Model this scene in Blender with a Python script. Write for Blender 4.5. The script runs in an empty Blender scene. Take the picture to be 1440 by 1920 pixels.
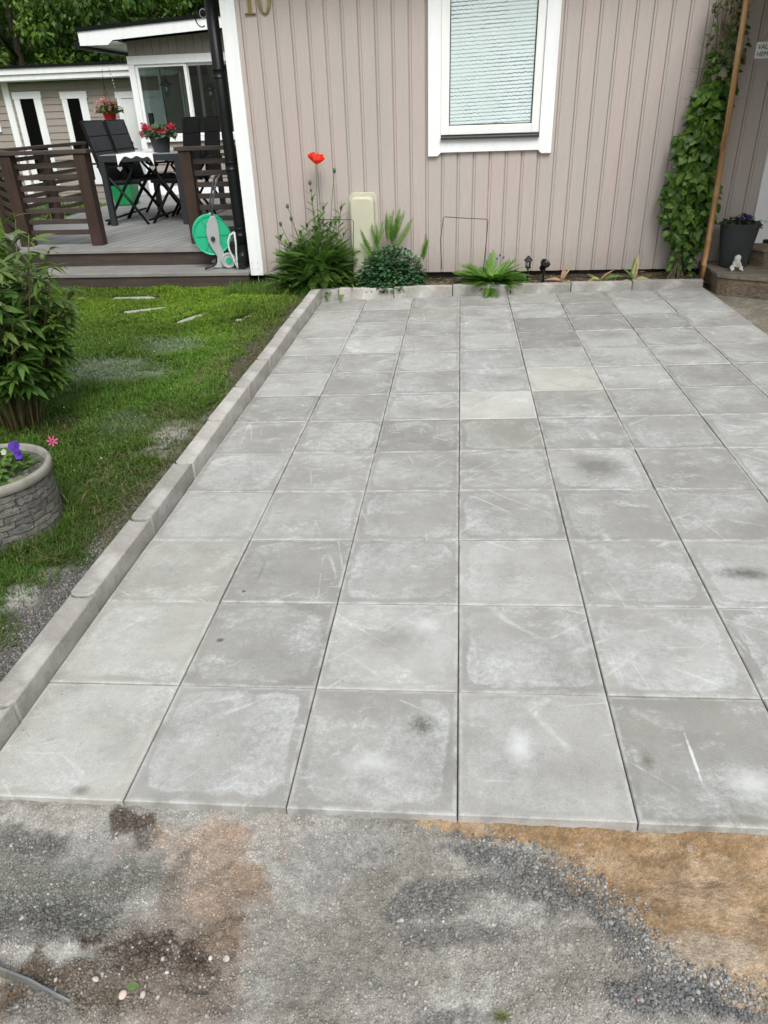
import bpy, math, random
import numpy as np
from mathutils import Vector, Matrix

random.seed(7)
rng = np.random.default_rng(11)
S = bpy.context.scene
COL = S.collection

# ------------------------------------------------------------------ camera
FPX = 1345.47
PITCH, YAW, ROLL = .5102, -.1108, -.0359
CAM = np.array([-.0213, -1.0963, 1.4078])
cy_, sy_, cp_, sp_ = math.cos(YAW), math.sin(YAW), math.cos(PITCH), math.sin(PITCH)
FW = np.array([sy_ * cp_, cy_ * cp_, -sp_])
R0 = np.array([cy_, -sy_, 0.0])
U0 = np.cross(R0, FW)
RT = math.cos(ROLL) * R0 + math.sin(ROLL) * U0
UP = -math.sin(ROLL) * R0 + math.cos(ROLL) * U0
cd = bpy.data.cameras.new('camera')
cd.sensor_fit = 'VERTICAL'
cd.sensor_height = 24
cd.sensor_width = 18
cd.lens = FPX / 1920 * 24
cd.clip_start = .05
cd.clip_end = 500
cam = bpy.data.objects.new('camera', cd)
COL.objects.link(cam)
cam.matrix_world = Matrix(((RT[0], UP[0], -FW[0], CAM[0]), (RT[1], UP[1], -FW[1], CAM[1]),
                           (RT[2], UP[2], -FW[2], CAM[2]), (0, 0, 0, 1)))
S.camera = cam

# ------------------------------------------------------------------ light: bright overcast
SUN_EL, SUN_AZ = 50, 160          # degrees, azimuth clockwise from +Y (sun behind the camera, a bit left)
w = bpy.data.worlds.new('World')
S.world = w
w.use_nodes = True
nt = w.node_tree
nt.nodes.clear()
o_ = nt.nodes.new('ShaderNodeOutputWorld')
bg = nt.nodes.new('ShaderNodeBackground')
sk = nt.nodes.new('ShaderNodeTexSky')
sk.sky_type = 'NISHITA'
sk.sun_disc = False
sk.sun_elevation = math.radians(SUN_EL)
sk.sun_rotation = math.radians(SUN_AZ)
sk.dust_density = 4
sk.air_density = 1.5
hs = nt.nodes.new('ShaderNodeHueSaturation')
hs.inputs['Saturation'].default_value = .22
nt.links.new(sk.outputs[0], hs.inputs['Color'])
# overcast sky: brighter overhead than at the horizon
gtc = nt.nodes.new('ShaderNodeTexCoord'); gsx = nt.nodes.new('ShaderNodeSeparateXYZ'); grp = nt.nodes.new('ShaderNodeValToRGB'); gmx = nt.nodes.new('ShaderNodeMixRGB')
nt.links.new(gtc.outputs['Generated'], gsx.inputs[0]); nt.links.new(gsx.outputs[2], grp.inputs[0])
grp.color_ramp.elements[0].position = 0; grp.color_ramp.elements[0].color = (.5, .5, .5, 1)
grp.color_ramp.elements[1].position = .9; grp.color_ramp.elements[1].color = (1.5, 1.5, 1.5, 1)
gmx.blend_type = 'MULTIPLY'; gmx.inputs[0].default_value = 1
nt.links.new(hs.outputs[0], gmx.inputs[1]); nt.links.new(grp.outputs[0], gmx.inputs[2]); nt.links.new(gmx.outputs[0], bg.inputs[0])
bg.inputs[1].default_value = .14
nt.links.new(bg.outputs[0], o_.inputs[0])
sl = bpy.data.lights.new('sun', 'SUN')
sl.energy = 1.5
sl.angle = math.radians(28)
sl.color = (1, .965, .92)
sun = bpy.data.objects.new('sun', sl)
COL.objects.link(sun)
sd = Vector((math.sin(math.radians(SUN_AZ)) * math.cos(math.radians(SUN_EL)),
             math.cos(math.radians(SUN_AZ)) * math.cos(math.radians(SUN_EL)), math.sin(math.radians(SUN_EL))))
sun.rotation_euler = sd.to_track_quat('Z', 'Y').to_euler()
S.view_settings.view_transform = 'Standard'
S.view_settings.look = 'None'
S.view_settings.exposure = 0.13
S.view_settings.gamma = 1


# ------------------------------------------------------------------ placing helpers (reference measurements -> metres)
def _ray(x, y):
    return FW + RT * (x - 720) / FPX - UP * (y - 960) / FPX


def aZ(x, y, z):
    d = _ray(x, y)
    return CAM + d * (z - CAM[2]) / d[2]


def aY(x, y, Y):
    d = _ray(x, y)
    return CAM + d * (Y - CAM[1]) / d[1]


# ------------------------------------------------------------------ noise (numpy)
def _h(ix, iy, s):
    n = np.sin(ix * 127.1 + iy * 311.7 + s * 74.7) * 43758.5453
    return n - np.floor(n)


def vn(x, y, s=0):
    x = np.asarray(x, float); y = np.asarray(y, float)
    ix, iy = np.floor(x), np.floor(y)
    fx, fy = x - ix, y - iy
    fx = fx * fx * (3 - 2 * fx); fy = fy * fy * (3 - 2 * fy)
    a, b = _h(ix, iy, s), _h(ix + 1, iy, s)
    c, d = _h(ix, iy + 1, s), _h(ix + 1, iy + 1, s)
    return (a * (1 - fx) + b * fx) * (1 - fy) + (c * (1 - fx) + d * fx) * fy


def fbm(x, y, s=0, o=4):
    r = 0; a = .5; t = 0
    for i in range(o):
        r = r + a * vn(x * 2 ** i, y * 2 ** i, s + i * 3.1); t += a; a *= .5
    return r / t


def sst(a, b, x):
    t = np.clip((x - a) / (b - a), 0, 1)
    return t * t * (3 - 2 * t)


# ------------------------------------------------------------------ materials
class G:
    def __init__(self, name):
        self.m = bpy.data.materials.new(name)
        self.m.use_nodes = True
        self.t = self.m.node_tree
        self.t.nodes.clear()
        self.out = self.n('OutputMaterial')
        self.p = self.n('BsdfPrincipled')
        self.l(self.p, 0, self.out, 0)

    def n(self, typ, **kw):
        nd = self.t.nodes.new('ShaderNode' + typ)
        for k, v in kw.items():
            if hasattr(nd, k) and not k[0].isupper():
                setattr(nd, k, v)
            else:
                self.set(nd, k.replace('_', ' '), v)
        return nd

    def set(self, nd, k, v):
        i = nd.inputs[k]
        if hasattr(v, 'bl_idname') or isinstance(v, tuple) and hasattr(v[0], 'bl_idname'):
            src, so = v if isinstance(v, tuple) else (v, 0)
            self.t.links.new(src.outputs[so], i)
        else:
            i.default_value = v if not (isinstance(v, tuple) and len(v) == 3 and i.type == 'RGBA') else (*v, 1)

    def l(self, a, ao, b, bi):
        self.t.links.new(a.outputs[ao], b.inputs[bi])

    def coord(self, which='Object', scale=(1, 1, 1)):
        tc = self.n('TexCoord')
        mp = self.n('Mapping')
        self.l(tc, which, mp, 0)
        mp.inputs['Scale'].default_value = scale
        return mp

    def noise(self, vec, scale, detail=4, rough=.6, dist=0):
        nd = self.n('TexNoise')
        self.l(vec, 0, nd, 'Vector')
        nd.inputs['Scale'].default_value = scale
        nd.inputs['Detail'].default_value = detail
        nd.inputs['Roughness'].default_value = rough
        nd.inputs['Distortion'].default_value = dist
        return nd

    def ramp(self, src, stops, so=0):
        if isinstance(src, tuple):
            src, so = src
        r = self.n('ValToRGB')
        self.l(src, so, r, 0)
        e = r.color_ramp.elements
        while len(e) < len(stops):
            e.new(.5)
        for el, (p, c) in zip(e, stops):
            el.position = p
            el.color = (*c, 1) if isinstance(c, tuple) else (c, c, c, 1)
        return r

    def math(self, op, a, b=None, c=None):
        nd = self.n('Math', operation=op)
        for i, v in enumerate((a, b, c)):
            if v is None:
                continue
            if isinstance(v, (int, float)):
                nd.inputs[i].default_value = v
            else:
                s, so = v if isinstance(v, tuple) else (v, 0)
                self.l(s, so, nd, i)
        return nd

    def mix(self, fac, a, b, blend='MIX'):
        nd = self.n('MixRGB', blend_type=blend)
        for i, v in enumerate((fac, a, b)):
            if isinstance(v, (int, float)):
                nd.inputs[i].default_value = v if i == 0 else (v, v, v, 1)
            elif isinstance(v, tuple) and not hasattr(v[0], 'bl_idname'):
                nd.inputs[i].default_value = (*v, 1)
            else:
                s, so = v if isinstance(v, tuple) else (v, 0)
                self.l(s, so, nd, i)
        return nd

    def color(self, nd, so=0):
        self.l(nd, so, self.p, 'Base Color')

    def bump(self, nd, strength=.3, dist=.01, so=0, prev=None):
        b = self.n('Bump')
        b.inputs['Strength'].default_value = strength
        b.inputs['Distance'].default_value = dist
        self.l(nd, so, b, 'Height')
        if prev:
            self.l(prev, 0, b, 'Normal')
        self.l(b, 0, self.p, 'Normal')
        return b


def simple(name, col, rough=.6, var=.12, vs=8, bump=.15, bs=60, metal=0, dist=.004, scale=(1, 1, 1), spec=.5):
    g = G(name)
    mp = g.coord('Object', scale)
    a = g.noise(mp, vs, 5, .6)
    r = g.ramp(a, [(.3, tuple(c * (1 - var) for c in col)), (.7, tuple(min(1, c * (1 + var)) for c in col))])
    g.color(r)
    g.p.inputs['Roughness'].default_value = rough
    g.p.inputs['Metallic'].default_value = metal
    g.p.inputs['Specular IOR Level'].default_value = spec
    if bump:
        b = g.noise(mp, bs, 4, .6)
        g.bump(b, bump, dist)
    return g.m


def leafmat(name, rough=.5, trans=.25, bump=.15):
    g = G(name)
    at = g.n('Attribute', attribute_name='Col')
    mp = g.coord('Object')
    a = g.noise(mp, 45, 3)
    r = g.ramp(a, [(.3, .75), (.75, 1.25)])
    c = g.mix(1.0, at, r, 'MULTIPLY')
    g.color(c)
    g.p.inputs['Roughness'].default_value = rough
    g.p.inputs['Specular IOR Level'].default_value = .35
    if bump:
        g.bump(a, bump, .003)
    tr = g.n('BsdfTranslucent')
    tc = g.mix(1.0, c, (1.25, 1.35, .6), 'MULTIPLY')
    g.l(tc, 0, tr, 0)
    ms = g.n('MixShader')
    ms.inputs[0].default_value = trans
    g.l(g.p, 0, ms, 1); g.l(tr, 0, ms, 2); g.l(ms, 0, g.out, 0)
    return g.m


def wood(name, col, axis=0, rough=.7, var=.3, spec=.3, fine=55, streak=None):
    """weathered or stained wood, grain along axis"""
    g = G(name)
    sc = [1, 1, 1]
    sc = [fine * .06 if i == axis else fine for i in range(3)]
    mp = g.coord('Object', tuple(sc))
    a = g.noise(mp, 1, 6, .65, .4)
    mp2 = g.coord('Object')
    b = g.noise(mp2, 3.1, 3)
    lo = tuple(c * (1 - var) for c in col); hi = tuple(min(1, c * (1 + var)) for c in col)
    r = g.ramp(a, [(.3, lo), (.7, hi)])
    r2 = g.ramp(b, [(.3, .8), (.7, 1.15)])
    c = g.mix(1, r, r2, 'MULTIPLY')
    if streak:
        b2 = g.noise(mp2, 2.2, 2)
        rr = g.ramp(b2, [(.5, 0.0), (.62, 1.0)])
        c = g.mix(rr, c, g.mix(1, r2, streak, 'MULTIPLY'))
    g.color(c)
    g.p.inputs['Roughness'].default_value = rough
    g.p.inputs['Specular IOR Level'].default_value = spec
    g.bump(a, .25, .002)
    return g.m


# ------------------------------------------------------------------ mesh builder
class MB:
    def __init__(self):
        self.v = []; self.f = []; self.c = []

    def add(self, vs, fs, col=None):
        k = len(self.v)
        self.v += [tuple(p) for p in vs]
        self.f += [tuple(i + k for i in f) for f in fs]
        self.c += [col or (1, 1, 1)] * len(vs)
        return self

    def box(self, x0, x1, y0, y1, z0, z1, M=None, col=None):
        vs = [(x, y, z) for z in (z0, z1) for y in (y0, y1) for x in (x0, x1)]
        if M is not None:
            vs = [M @ Vector(p) for p in vs]
        return self.add(vs, [(0, 2, 3, 1), (4, 5, 7, 6), (0, 1, 5, 4), (2, 6, 7, 3), (0, 4, 6, 2), (1, 3, 7, 5)], col)

    def bar(self, a, b, w, h, up=(0, 0, 1)):
        a, b = Vector(a), Vector(b)
        d = (b - a).normalized()
        s = d.cross(Vector(up))
        if s.length < 1e-4:
            s = d.cross(Vector((0, 1, 0)))
        s.normalize(); n = s.cross(d).normalized()
        vs = []
        for p in (a, b):
            for i, j in ((-1, -1), (1, -1), (1, 1), (-1, 1)):
                vs.append(p + s * i * w / 2 + n * j * h / 2)
        return self.add(vs, [(0, 1, 2, 3), (4, 7, 6, 5), (0, 4, 5, 1), (1, 5, 6, 2), (2, 6, 7, 3), (3, 7, 4, 0)])

    def tube(self, pts, r, n=8, col=None, cap=True):
        pts = [Vector(p) for p in pts]
        m = len(pts)
        rs = r if hasattr(r, '__len__') else [r] * m
        vs = []; prev = None
        for i, p in enumerate(pts):
            d = (pts[min(i + 1, m - 1)] - pts[max(i - 1, 0)])
            d = d.normalized() if d.length > 1e-9 else Vector((0, 0, 1))
            if prev is None:
                s = d.cross(Vector((0, 0, 1)))
                if s.length < .05:
                    s = d.cross(Vector((1, 0, 0)))
            else:
                s = prev - d * prev.dot(d)
            s.normalize(); prev = s
            t = d.cross(s)
            for k in range(n):
                a = 2 * math.pi * k / n
                vs.append(p + (s * math.cos(a) + t * math.sin(a)) * rs[i])
        fs = [(i * n + k, i * n + (k + 1) % n, (i + 1) * n + (k + 1) % n, (i + 1) * n + k) for i in range(m - 1) for k in range(n)]
        if cap:
            fs += [tuple(range(n - 1, -1, -1)), tuple((m - 1) * n + k for k in range(n))]
        return self.add(vs, fs, col)

    def lathe(self, prof, n=32, c=(0, 0, 0), M=None, rib=0, nr=0, col=None, cap=True):
        vs = []
        for r, z in prof:
            for k in range(n):
                a = 2 * math.pi * k / n
                rr = r * (1 + (rib * (1 if (k % 2) else -1) if rib else 0))
                p = Vector((rr * math.cos(a), rr * math.sin(a), z))
                if M is not None:
                    p = M @ p
                vs.append(p + Vector(c))
        m = len(prof)
        fs = [(i * n + k, i * n + (k + 1) % n, (i + 1) * n + (k + 1) % n, (i + 1) * n + k) for i in range(m - 1) for k in range(n)]
        if cap:
            fs += [tuple(range(n - 1, -1, -1)), tuple((m - 1) * n + k for k in range(n))]
        return self.add(vs, fs, col)

    def prism(self, poly, lo, hi, axis='z', M=None):
        """poly in the plane perpendicular to axis; z: (x,y); y: (x,z); x: (y,z)"""
        def P(a, b, t):
            q = {'z': (a, b, t), 'y': (a, t, b), 'x': (t, a, b)}[axis]
            return M @ Vector(q) if M is not None else q
        n = len(poly)
        vs = [P(a, b, lo) for a, b in poly] + [P(a, b, hi) for a, b in poly]
        fs = [tuple(range(n - 1, -1, -1)), tuple(range(n, 2 * n))] + [(i, (i + 1) % n, n + (i + 1) % n, n + i) for i in range(n)]
        return self.add(vs, fs)

    def build(self, name, mat, parent=None, smooth=False, bevel=0, local=False, base=None, seg=2):
        vs = np.array([tuple(p) for p in self.v], float)
        me = bpy.data.meshes.new(name)
        if parent is not None:
            off = np.zeros(3) if local else np.array(parent.get('_o', (0, 0, 0)), float)
        elif base is not None:
            off = np.array(base, float)
        else:
            off = np.array([(vs[:, 0].min() + vs[:, 0].max()) / 2, (vs[:, 1].min() + vs[:, 1].max()) / 2, vs[:, 2].min()])
        vs = vs - off
        me.from_pydata(vs.tolist(), [], self.f)
        ca = me.color_attributes.new('Col', 'FLOAT_COLOR', 'POINT')
        arr = np.ones((len(vs), 4)); arr[:, :3] = np.array(self.c)
        ca.data.foreach_set('color', arr.ravel())
        me.materials.append(mat)
        if smooth:
            me.polygons.foreach_set('use_smooth', [True] * len(me.polygons))
        me.validate(); me.update()
        import bmesh
        bm = bmesh.new(); bm.from_mesh(me)
        bmesh.ops.recalc_face_normals(bm, faces=bm.faces)
        bm.to_mesh(me); bm.free()
        o = bpy.data.objects.new(name, me)
        COL.objects.link(o)
        if parent is not None:
            o.parent = parent
            o['_o'] = tuple(off) if not local else (0, 0, 0)
        else:
            o.location = off
            o['_o'] = tuple(off)
        if bevel:
            b = o.modifiers.new('bevel', 'BEVEL'); b.width = bevel; b.segments = seg; b.limit_method = 'ANGLE'; b.angle_limit = math.radians(40)
        if smooth and hasattr(me, 'shade_smooth'):
            pass
        return o


def np_mesh(name, V, F, C, mat, parent=None, smooth=False, base=None):
    V = np.asarray(V, np.float32); F = np.asarray(F, np.int32)
    if parent is not None:
        off = np.array(parent.get('_o', (0, 0, 0)))
    elif base is not None:
        off = np.array(base)
    else:
        off = np.array([(V[:, 0].min() + V[:, 0].max()) / 2, (V[:, 1].min() + V[:, 1].max()) / 2, V[:, 2].min()])
    V = (V - off).astype(np.float32)
    me = bpy.data.meshes.new(name)
    me.vertices.add(len(V)); me.vertices.foreach_set('co', V.ravel())
    k = F.shape[1]
    me.loops.add(F.size); me.loops.foreach_set('vertex_index', F.ravel())
    me.polygons.add(len(F)); me.polygons.foreach_set('loop_start', np.arange(0, F.size, k, dtype=np.int32))
    if C is not None:
        ca = me.color_attributes.new('Col', 'FLOAT_COLOR', 'POINT')
        a = np.ones((len(V), 4), np.float32); a[:, :3] = C
        ca.data.foreach_set('color', a.ravel())
    me.materials.append(mat)
    me.update(calc_edges=True); me.validate()
    if smooth:
        me.polygons.foreach_set('use_smooth', np.ones(len(F), bool))
    o = bpy.data.objects.new(name, me)
    COL.objects.link(o)
    if parent is not None:
        o.parent = parent
    else:
        o.location = off
    o['_o'] = tuple(float(q) for q in off)
    return o


def stamp(bv, bf, P, Mx, sc, C, jit=.0, tip=None):
    """instances of a base shape baked to one vertex/face/colour array. Mx (n,3,3) columns = side, along, normal"""
    bv = np.asarray(bv, float); bf = np.asarray(bf, int)
    n = len(P)
    sc = np.asarray(sc, float)
    if sc.ndim == 1:
        sc = np.repeat(sc[:, None], 3, 1)
    loc = bv[None] * sc[:, None, :]
    V = np.einsum('nij,nkj->nki', Mx, loc) + np.asarray(P)[:, None, :]
    F = bf[None] + (np.arange(n) * len(bv))[:, None, None]
    Cc = np.repeat(np.asarray(C, float)[:, None, :], len(bv), 1)
    if tip is not None:
        Cc = Cc * np.asarray(tip)[None, :, None]
    return V.reshape(-1, 3), F.reshape(-1, bf.shape[1]), np.clip(Cc.reshape(-1, 3), 0, 1)


def cat(parts):
    V = []; F = []; C = []; k = 0
    for v, f, c in parts:
        V.append(v); F.append(f + k); C.append(c); k += len(v)
    return np.concatenate(V), np.concatenate(F), np.concatenate(C)


def frames(D, N):
    D = D / np.linalg.norm(D, axis=1, keepdims=True)
    Sd = np.cross(D, N)
    Sd /= np.maximum(np.linalg.norm(Sd, axis=1, keepdims=True), 1e-6)
    Nn = np.cross(Sd, D)
    return np.stack([Sd, D, Nn], -1)


def thing(name, label, cat_, loc=(0, 0, 0), group=None):
    o = bpy.data.objects.new(name, None)
    COL.objects.link(o)
    o.empty_display_size = .1
    o.location = loc
    o['_o'] = tuple(float(q) for q in loc)
    return tag(o, label, cat_, group)


def tag(o, label, cat_, group=None):
    o['label'] = label; o['category'] = cat_
    if group:
        o['group'] = group
    return o


def struct(o):
    o['kind'] = 'structure'
    return o


def stuff(o, label=None, cat_=None):
    o['kind'] = 'stuff'
    if label:
        o['label'] = label; o['category'] = cat_
    return o


def leafshape(n=5, w=.3, fold=.12, droop=.25, shape='lance'):
    vs = []; fs = []
    for i in range(n + 1):
        s = i / n
        if shape == 'lance':
            ww = w * .5 * math.sin(math.pi * min(1, s ** .8)) ** .9 if 0 < s < 1 else .004
        elif shape == 'heart':
            ww = w * .5 * (math.sin(math.pi * s ** .55) ** .8 if 0 < s < 1 else 0)
        else:
            ww = w * .5 * (1 - s) ** .6
        z = -droop * s * s
        vs += [(-ww, s, z + fold * ww), (0, s, z), (ww, s, z + fold * ww)]
    if shape == 'heart':
        vs[0] = (-w * .16, -.08, .01); vs[2] = (w * .16, -.08, .01)
    for i in range(n):
        a = i * 3
        fs += [(a, a + 1, a + 4), (a, a + 4, a + 3), (a + 1, a + 2, a + 5), (a + 1, a + 5, a + 4)]
    return np.array(vs), np.array(fs)


def pinnate(pairs=10, wid=.36, droop=.3):
    vs = []; fs = []

    def quadstrip(p, d, L, w0):
        k = len(vs)
        p = np.array(p); d = np.array(d) / np.linalg.norm(d)
        s = np.array([d[1], -d[0], 0])
        for t, ww in ((0, w0 * .6), (.45, w0), (1, .0)):
            q = p + d * L * t + np.array([0, 0, -.25 * L * t * t])
            vs.append(q - s * ww); vs.append(q + s * ww)
        fs.extend([(k, k + 1, k + 3), (k, k + 3, k + 2), (k + 2, k + 3, k + 4)])
    N = 8
    k0 = len(vs)
    for i in range(N + 1):
        s = i / N; ww = .022 * (1 - s * .8)
        vs.append(np.array([-ww, s, -droop * s * s])); vs.append(np.array([ww, s, -droop * s * s]))
    for i in range(N):
        a = k0 + 2 * i
        fs.extend([(a, a + 1, a + 3), (a, a + 3, a + 2)])
    for i in range(pairs):
        s = .12 + .85 * i / pairs
        L = wid * (.45 + .9 * math.sin(math.pi * min(1, s * .95 + .05))) * .6
        for sg in (-1, 1):
            quadstrip((0, s, -droop * s * s), (sg * .75, .62, 0), L, .026)
    quadstrip((0, .96, -droop * .92), (0, 1, 0), .12, .03)
    return np.array(vs), np.array(fs)
# ================================================================== SETTING: ground
TILT = .025


def blob(X, Y, cx, cy, rx, ry, soft=.5, seed=0, nz=.35, ns=9, ang=0):
    ca, sa = math.cos(ang), math.sin(ang)
    dx, dy = X - cx, Y - cy
    u = (dx * ca + dy * sa) / rx; v = (-dx * sa + dy * ca) / ry
    d = np.sqrt(u * u + v * v) + nz * (fbm(X * ns, Y * ns, seed) - .5) * 2
    return 1 - sst(1 - soft, 1 + soft * .4, d)


def mixc(C, m, col):
    return C * (1 - m[..., None]) + np.array(col) * m[..., None]


def inpoly(X, Y, poly):
    r = np.zeros(X.shape, bool); n = len(poly)
    for i in range(n):
        x1, y1 = poly[i]; x2, y2 = poly[(i + 1) % n]
        c = ((y1 > Y) != (y2 > Y)) & (X < (x2 - x1) * (Y - y1) / (y2 - y1 + 1e-12) + x1)
        r ^= c
    return r


def segdist(X, Y, pts):
    best = np.full(X.shape, 1e9)
    for (x1, y1), (x2, y2) in zip(pts[:-1], pts[1:]):
        dx, dy = x2 - x1, y2 - y1
        t = np.clip(((X - x1) * dx + (Y - y1) * dy) / (dx * dx + dy * dy), 0, 1)
        best = np.minimum(best, np.hypot(X - x1 - t * dx, Y - y1 - t * dy))
    return best


def g3(px, py):
    p = aZ(px, py, -.035)
    return p[0], p[1]


SANDLINE = [g3(*p) for p in ((700, 1530), (770, 1542), (830, 1562), (900, 1582), (960, 1600), (1030, 1618), (1090, 1645), (1150, 1695),
                             (1200, 1760), (1222, 1800), (1260, 1822), (1330, 1850), (1380, 1870), (1480, 1885), (1700, 1900))]
SANDPOLY = SANDLINE + [(2.2, .02), (SANDLINE[0][0], .02)]


def soil_paint(X0, Y0):
    X = X0 + .085 * (fbm(X0 * 12, Y0 * 12, 101) - .5) + .035 * (fbm(X0 * 45, Y0 * 45, 103, 3) - .5)
    Y = Y0 + .060 * (fbm(X0 * 12, Y0 * 12, 105) - .5) + .030 * (fbm(X0 * 45, Y0 * 45, 107, 3) - .5)
    """albedo of the dug-up strip in front of the slabs"""
    C = np.empty(X.shape + (3,)); C[:] = (.36, .345, .31)
    n = fbm(X * 5, Y * 5, 3)
    C = mixc(C, sst(.42, .62, n) * .75, (.45, .445, .41))
    C = mixc(C, sst(.48, .66, fbm(X * 7, Y * 7, 8)) * .55, (.23, .21, .17))

    def B(px, py, rx, ry, col, k=1.0, soft=.5, **kw):
        nonlocal C
        x, y = g3(px, py)
        C = mixc(C, blob(X, Y, x, y, rx, ry, soft, seed=px % 17, **kw) * k, col)
    B(60, 1640, .27, .13, (.17, .172, .148), .85)
    B(40, 1560, .12, .035, (.10, .10, .095), .7)
    B(110, 1720, .22, .05, (.105, .103, .092), .8)
    B(215, 1585, .12, .06, (.33, .33, .32), .7)
    B(225, 1680, .07, .1, (.13, .13, .115), .5)
    B(500, 1720, .13, .09, (.33, .32, .28), .6)
    B(640, 1600, .16, .09, (.34, .335, .315), .8)
    B(370, 1590, .17, .09, (.39, .30, .225), .85, nz=.9, ns=14)
    B(390, 1560, .11, .03, (.43, .31, .22), .7, nz=1.1, ns=20)
    B(360, 1760, .13, .13, (.33, .265, .215), .85, nz=.8)
    B(270, 1700, .06, .05, (.42, .41, .38), .7, nz=.8, ns=16)
    B(320, 1640, .02, .07, (.16, .14, .11), .6, nz=.9)
    B(420, 1680, .10, .06, (.38, .28, .205), .7, nz=.9, ns=16)
    B(462, 1650, .035, .05, (.36, .23, .11), .5, nz=.9, ns=20)
    B(245, 1535, .07, .028, (.09, .065, .045), .95, nz=1.0, ns=18)
    B(265, 1575, .03, .03, (.10, .085, .065), .8)
    B(425, 1748, .07, .035, (.13, .08, .045), .9, nz=.6)
    B(275, 1790, .14, .062, (.075, .048, .032), .95, nz=1.1, ns=16)
    B(140, 1850, .13, .04, (.12, .088, .055), .9, nz=1.0, ns=16)
    B(420, 1690, .09, .10, (.30, .235, .18), .6, nz=.9)
    B(330, 1860, .20, .045, (.19, .155, .125), .85, nz=.8)
    B(40, 1890, .1, .03, (.12, .11, .10), .7)
    B(700, 1650, .04, .03, (.22, .20, .15), .6)
    B(620, 1830, .16, .05, (.25, .245, .22), .5)
    # damp dark gravel along the sand edge
    d = segdist(X, Y, SANDLINE[3:])
    inside = inpoly(X, Y, SANDPOLY)
    band = (1 - sst(.02, .075, d + .03 * (fbm(X * 12, Y * 12, 5) - .5))) * (~inside)
    C = mixc(C, band * (.5 + .4 * sst(.4, .6, fbm(X * 20, Y * 20, 77))), (.11, .115, .115))
    B(950, 1665, .16, .045, (.10, .103, .095), .7, nz=.9, ns=18)
    B(820, 1700, .085, .04, (.12, .12, .115), .75, nz=.9, ns=18)
    B(870, 1755, .14, .025, (.13, .13, .125), .6, nz=.5)
    B(900, 1600, .10, .015, (.12, .12, .115), .6)
    B(1250, 1870, .12, .03, (.11, .115, .12), .8, nz=.5)
    B(850, 1905, .1, .015, (.12, .12, .12), .6)
    # sand
    w_ = sst(-.016, .020, np.where(inside, d, -d) + .075 * (fbm(X * 16, Y * 16, 9) - .5))
    sand = np.empty_like(C); sand[:] = (.52, .38, .235)
    m = fbm(X * 4.5, Y * 9, 21)
    sand = mixc(sand, sst(.40, .60, m) * .8, (.34, .215, .105))
    sand = mixc(sand, sst(.5, .66, fbm(X * 16, Y * 22, 23)) * .45, (.55, .42, .28))
    sand = mixc(sand, sst(.55, .7, fbm(X * 11, Y * 13, 25)) * .5, (.26, .17, .09))
    sand = mixc(sand, blob(X, Y, *g3(1300, 1790), .14, .035, .5, 4) * .7, (.46, .39, .30))
    sand = mixc(sand, blob(X, Y, *g3(1420, 1760), .03, .04, .5, 4) * .6, (.24, .16, .09))
    sand = mixc(sand, (1 - sst(.0, .03, np.abs(Y + .018 + .01 * vn(X * 9, Y * 0)))) * .5, (.28, .17, .07))
    C = mixc(C, w_, sand)
    gl = C.mean(-1, keepdims=True)
    C = (C * .88 + gl * .12) * (.80 + .22 * fbm(X0 * 30, Y0 * 30, 109)[..., None])
    return C * .92, w_


def soil_z(X, Y):
    z = -.036 + .019 * X * (X > -1.3) + .012 * (fbm(X * 6, Y * 6, 2) - .5) + .006 * (fbm(X * 28, Y * 28, 5, 3) - .5)
    z = z + .006 * (fbm(X * 60, Y * 60, 12, 2) - .5) * (1 - .7 * (X > .3))
    z = z + .012 * (fbm(X * 13, Y * 20, 14, 3) - .5)
    bm_ = np.zeros(np.shape(X))
    for px, py, rx, ry in ((275, 1795, .14, .06), (140, 1850, .15, .05), (245, 1535, .08, .035), (420, 1750, .06, .035), (60, 1780, .22, .05), (340, 1860, .2, .04)):
        x, y = g3(px, py); bm_ = np.maximum(bm_, np.exp(-((X - x) / rx) ** 2 - ((Y - y) / ry) ** 2))
    z = z + bm_ * .022 * (np.maximum(fbm(X * 34, Y * 34, 16, 4) - .42, 0)) * 2.2
    z = z + (.012 + .005 * (X > .5)) * np.exp(-(Y / .045) ** 2) * (.7 + .6 * fbm(X * 9, Y * 0, 15))
    for px, py, h, r in ((275, 1800, .022, .07), (130, 1850, .016, .08), (1200, 1800, .012, .06), (245, 1535, .008, .04), (60, 1770, .018, .09), (1330, 1700, .010, .12), (850, 1590, .01, .04)):
        x, y = g3(px, py)
        z = z + h * np.exp(-((X - x) ** 2 + (Y - y) ** 2 * 1.4) / r ** 2)
    z = z - .018 * np.exp(-((X + .95) ** 2 / .05 + (Y + .17) ** 2 / .006))
    z = z - .010 * np.exp(-((X - .50) ** 2 / .018 + (Y + .10) ** 2 / .003)) + .008 * np.exp(-((Y + .045 + .25 * (X - .05) ** 2) / .006) ** 2) * sst(-.1, .0, X) * (1 - sst(.08, .18, X))
    return z - .016 * sst(.4, 1.2, -Y)


def grid(x0, x1, nx, y0, y1, ny):
    X, Y = np.meshgrid(np.linspace(x0, x1, nx), np.linspace(y0, y1, ny))
    i = np.arange(nx - 1)[None, :] + np.arange(ny - 1)[:, None] * nx
    F = np.stack([i, i + 1, i + nx + 1, i + nx], -1).reshape(-1, 4)
    return X, Y, F


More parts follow.
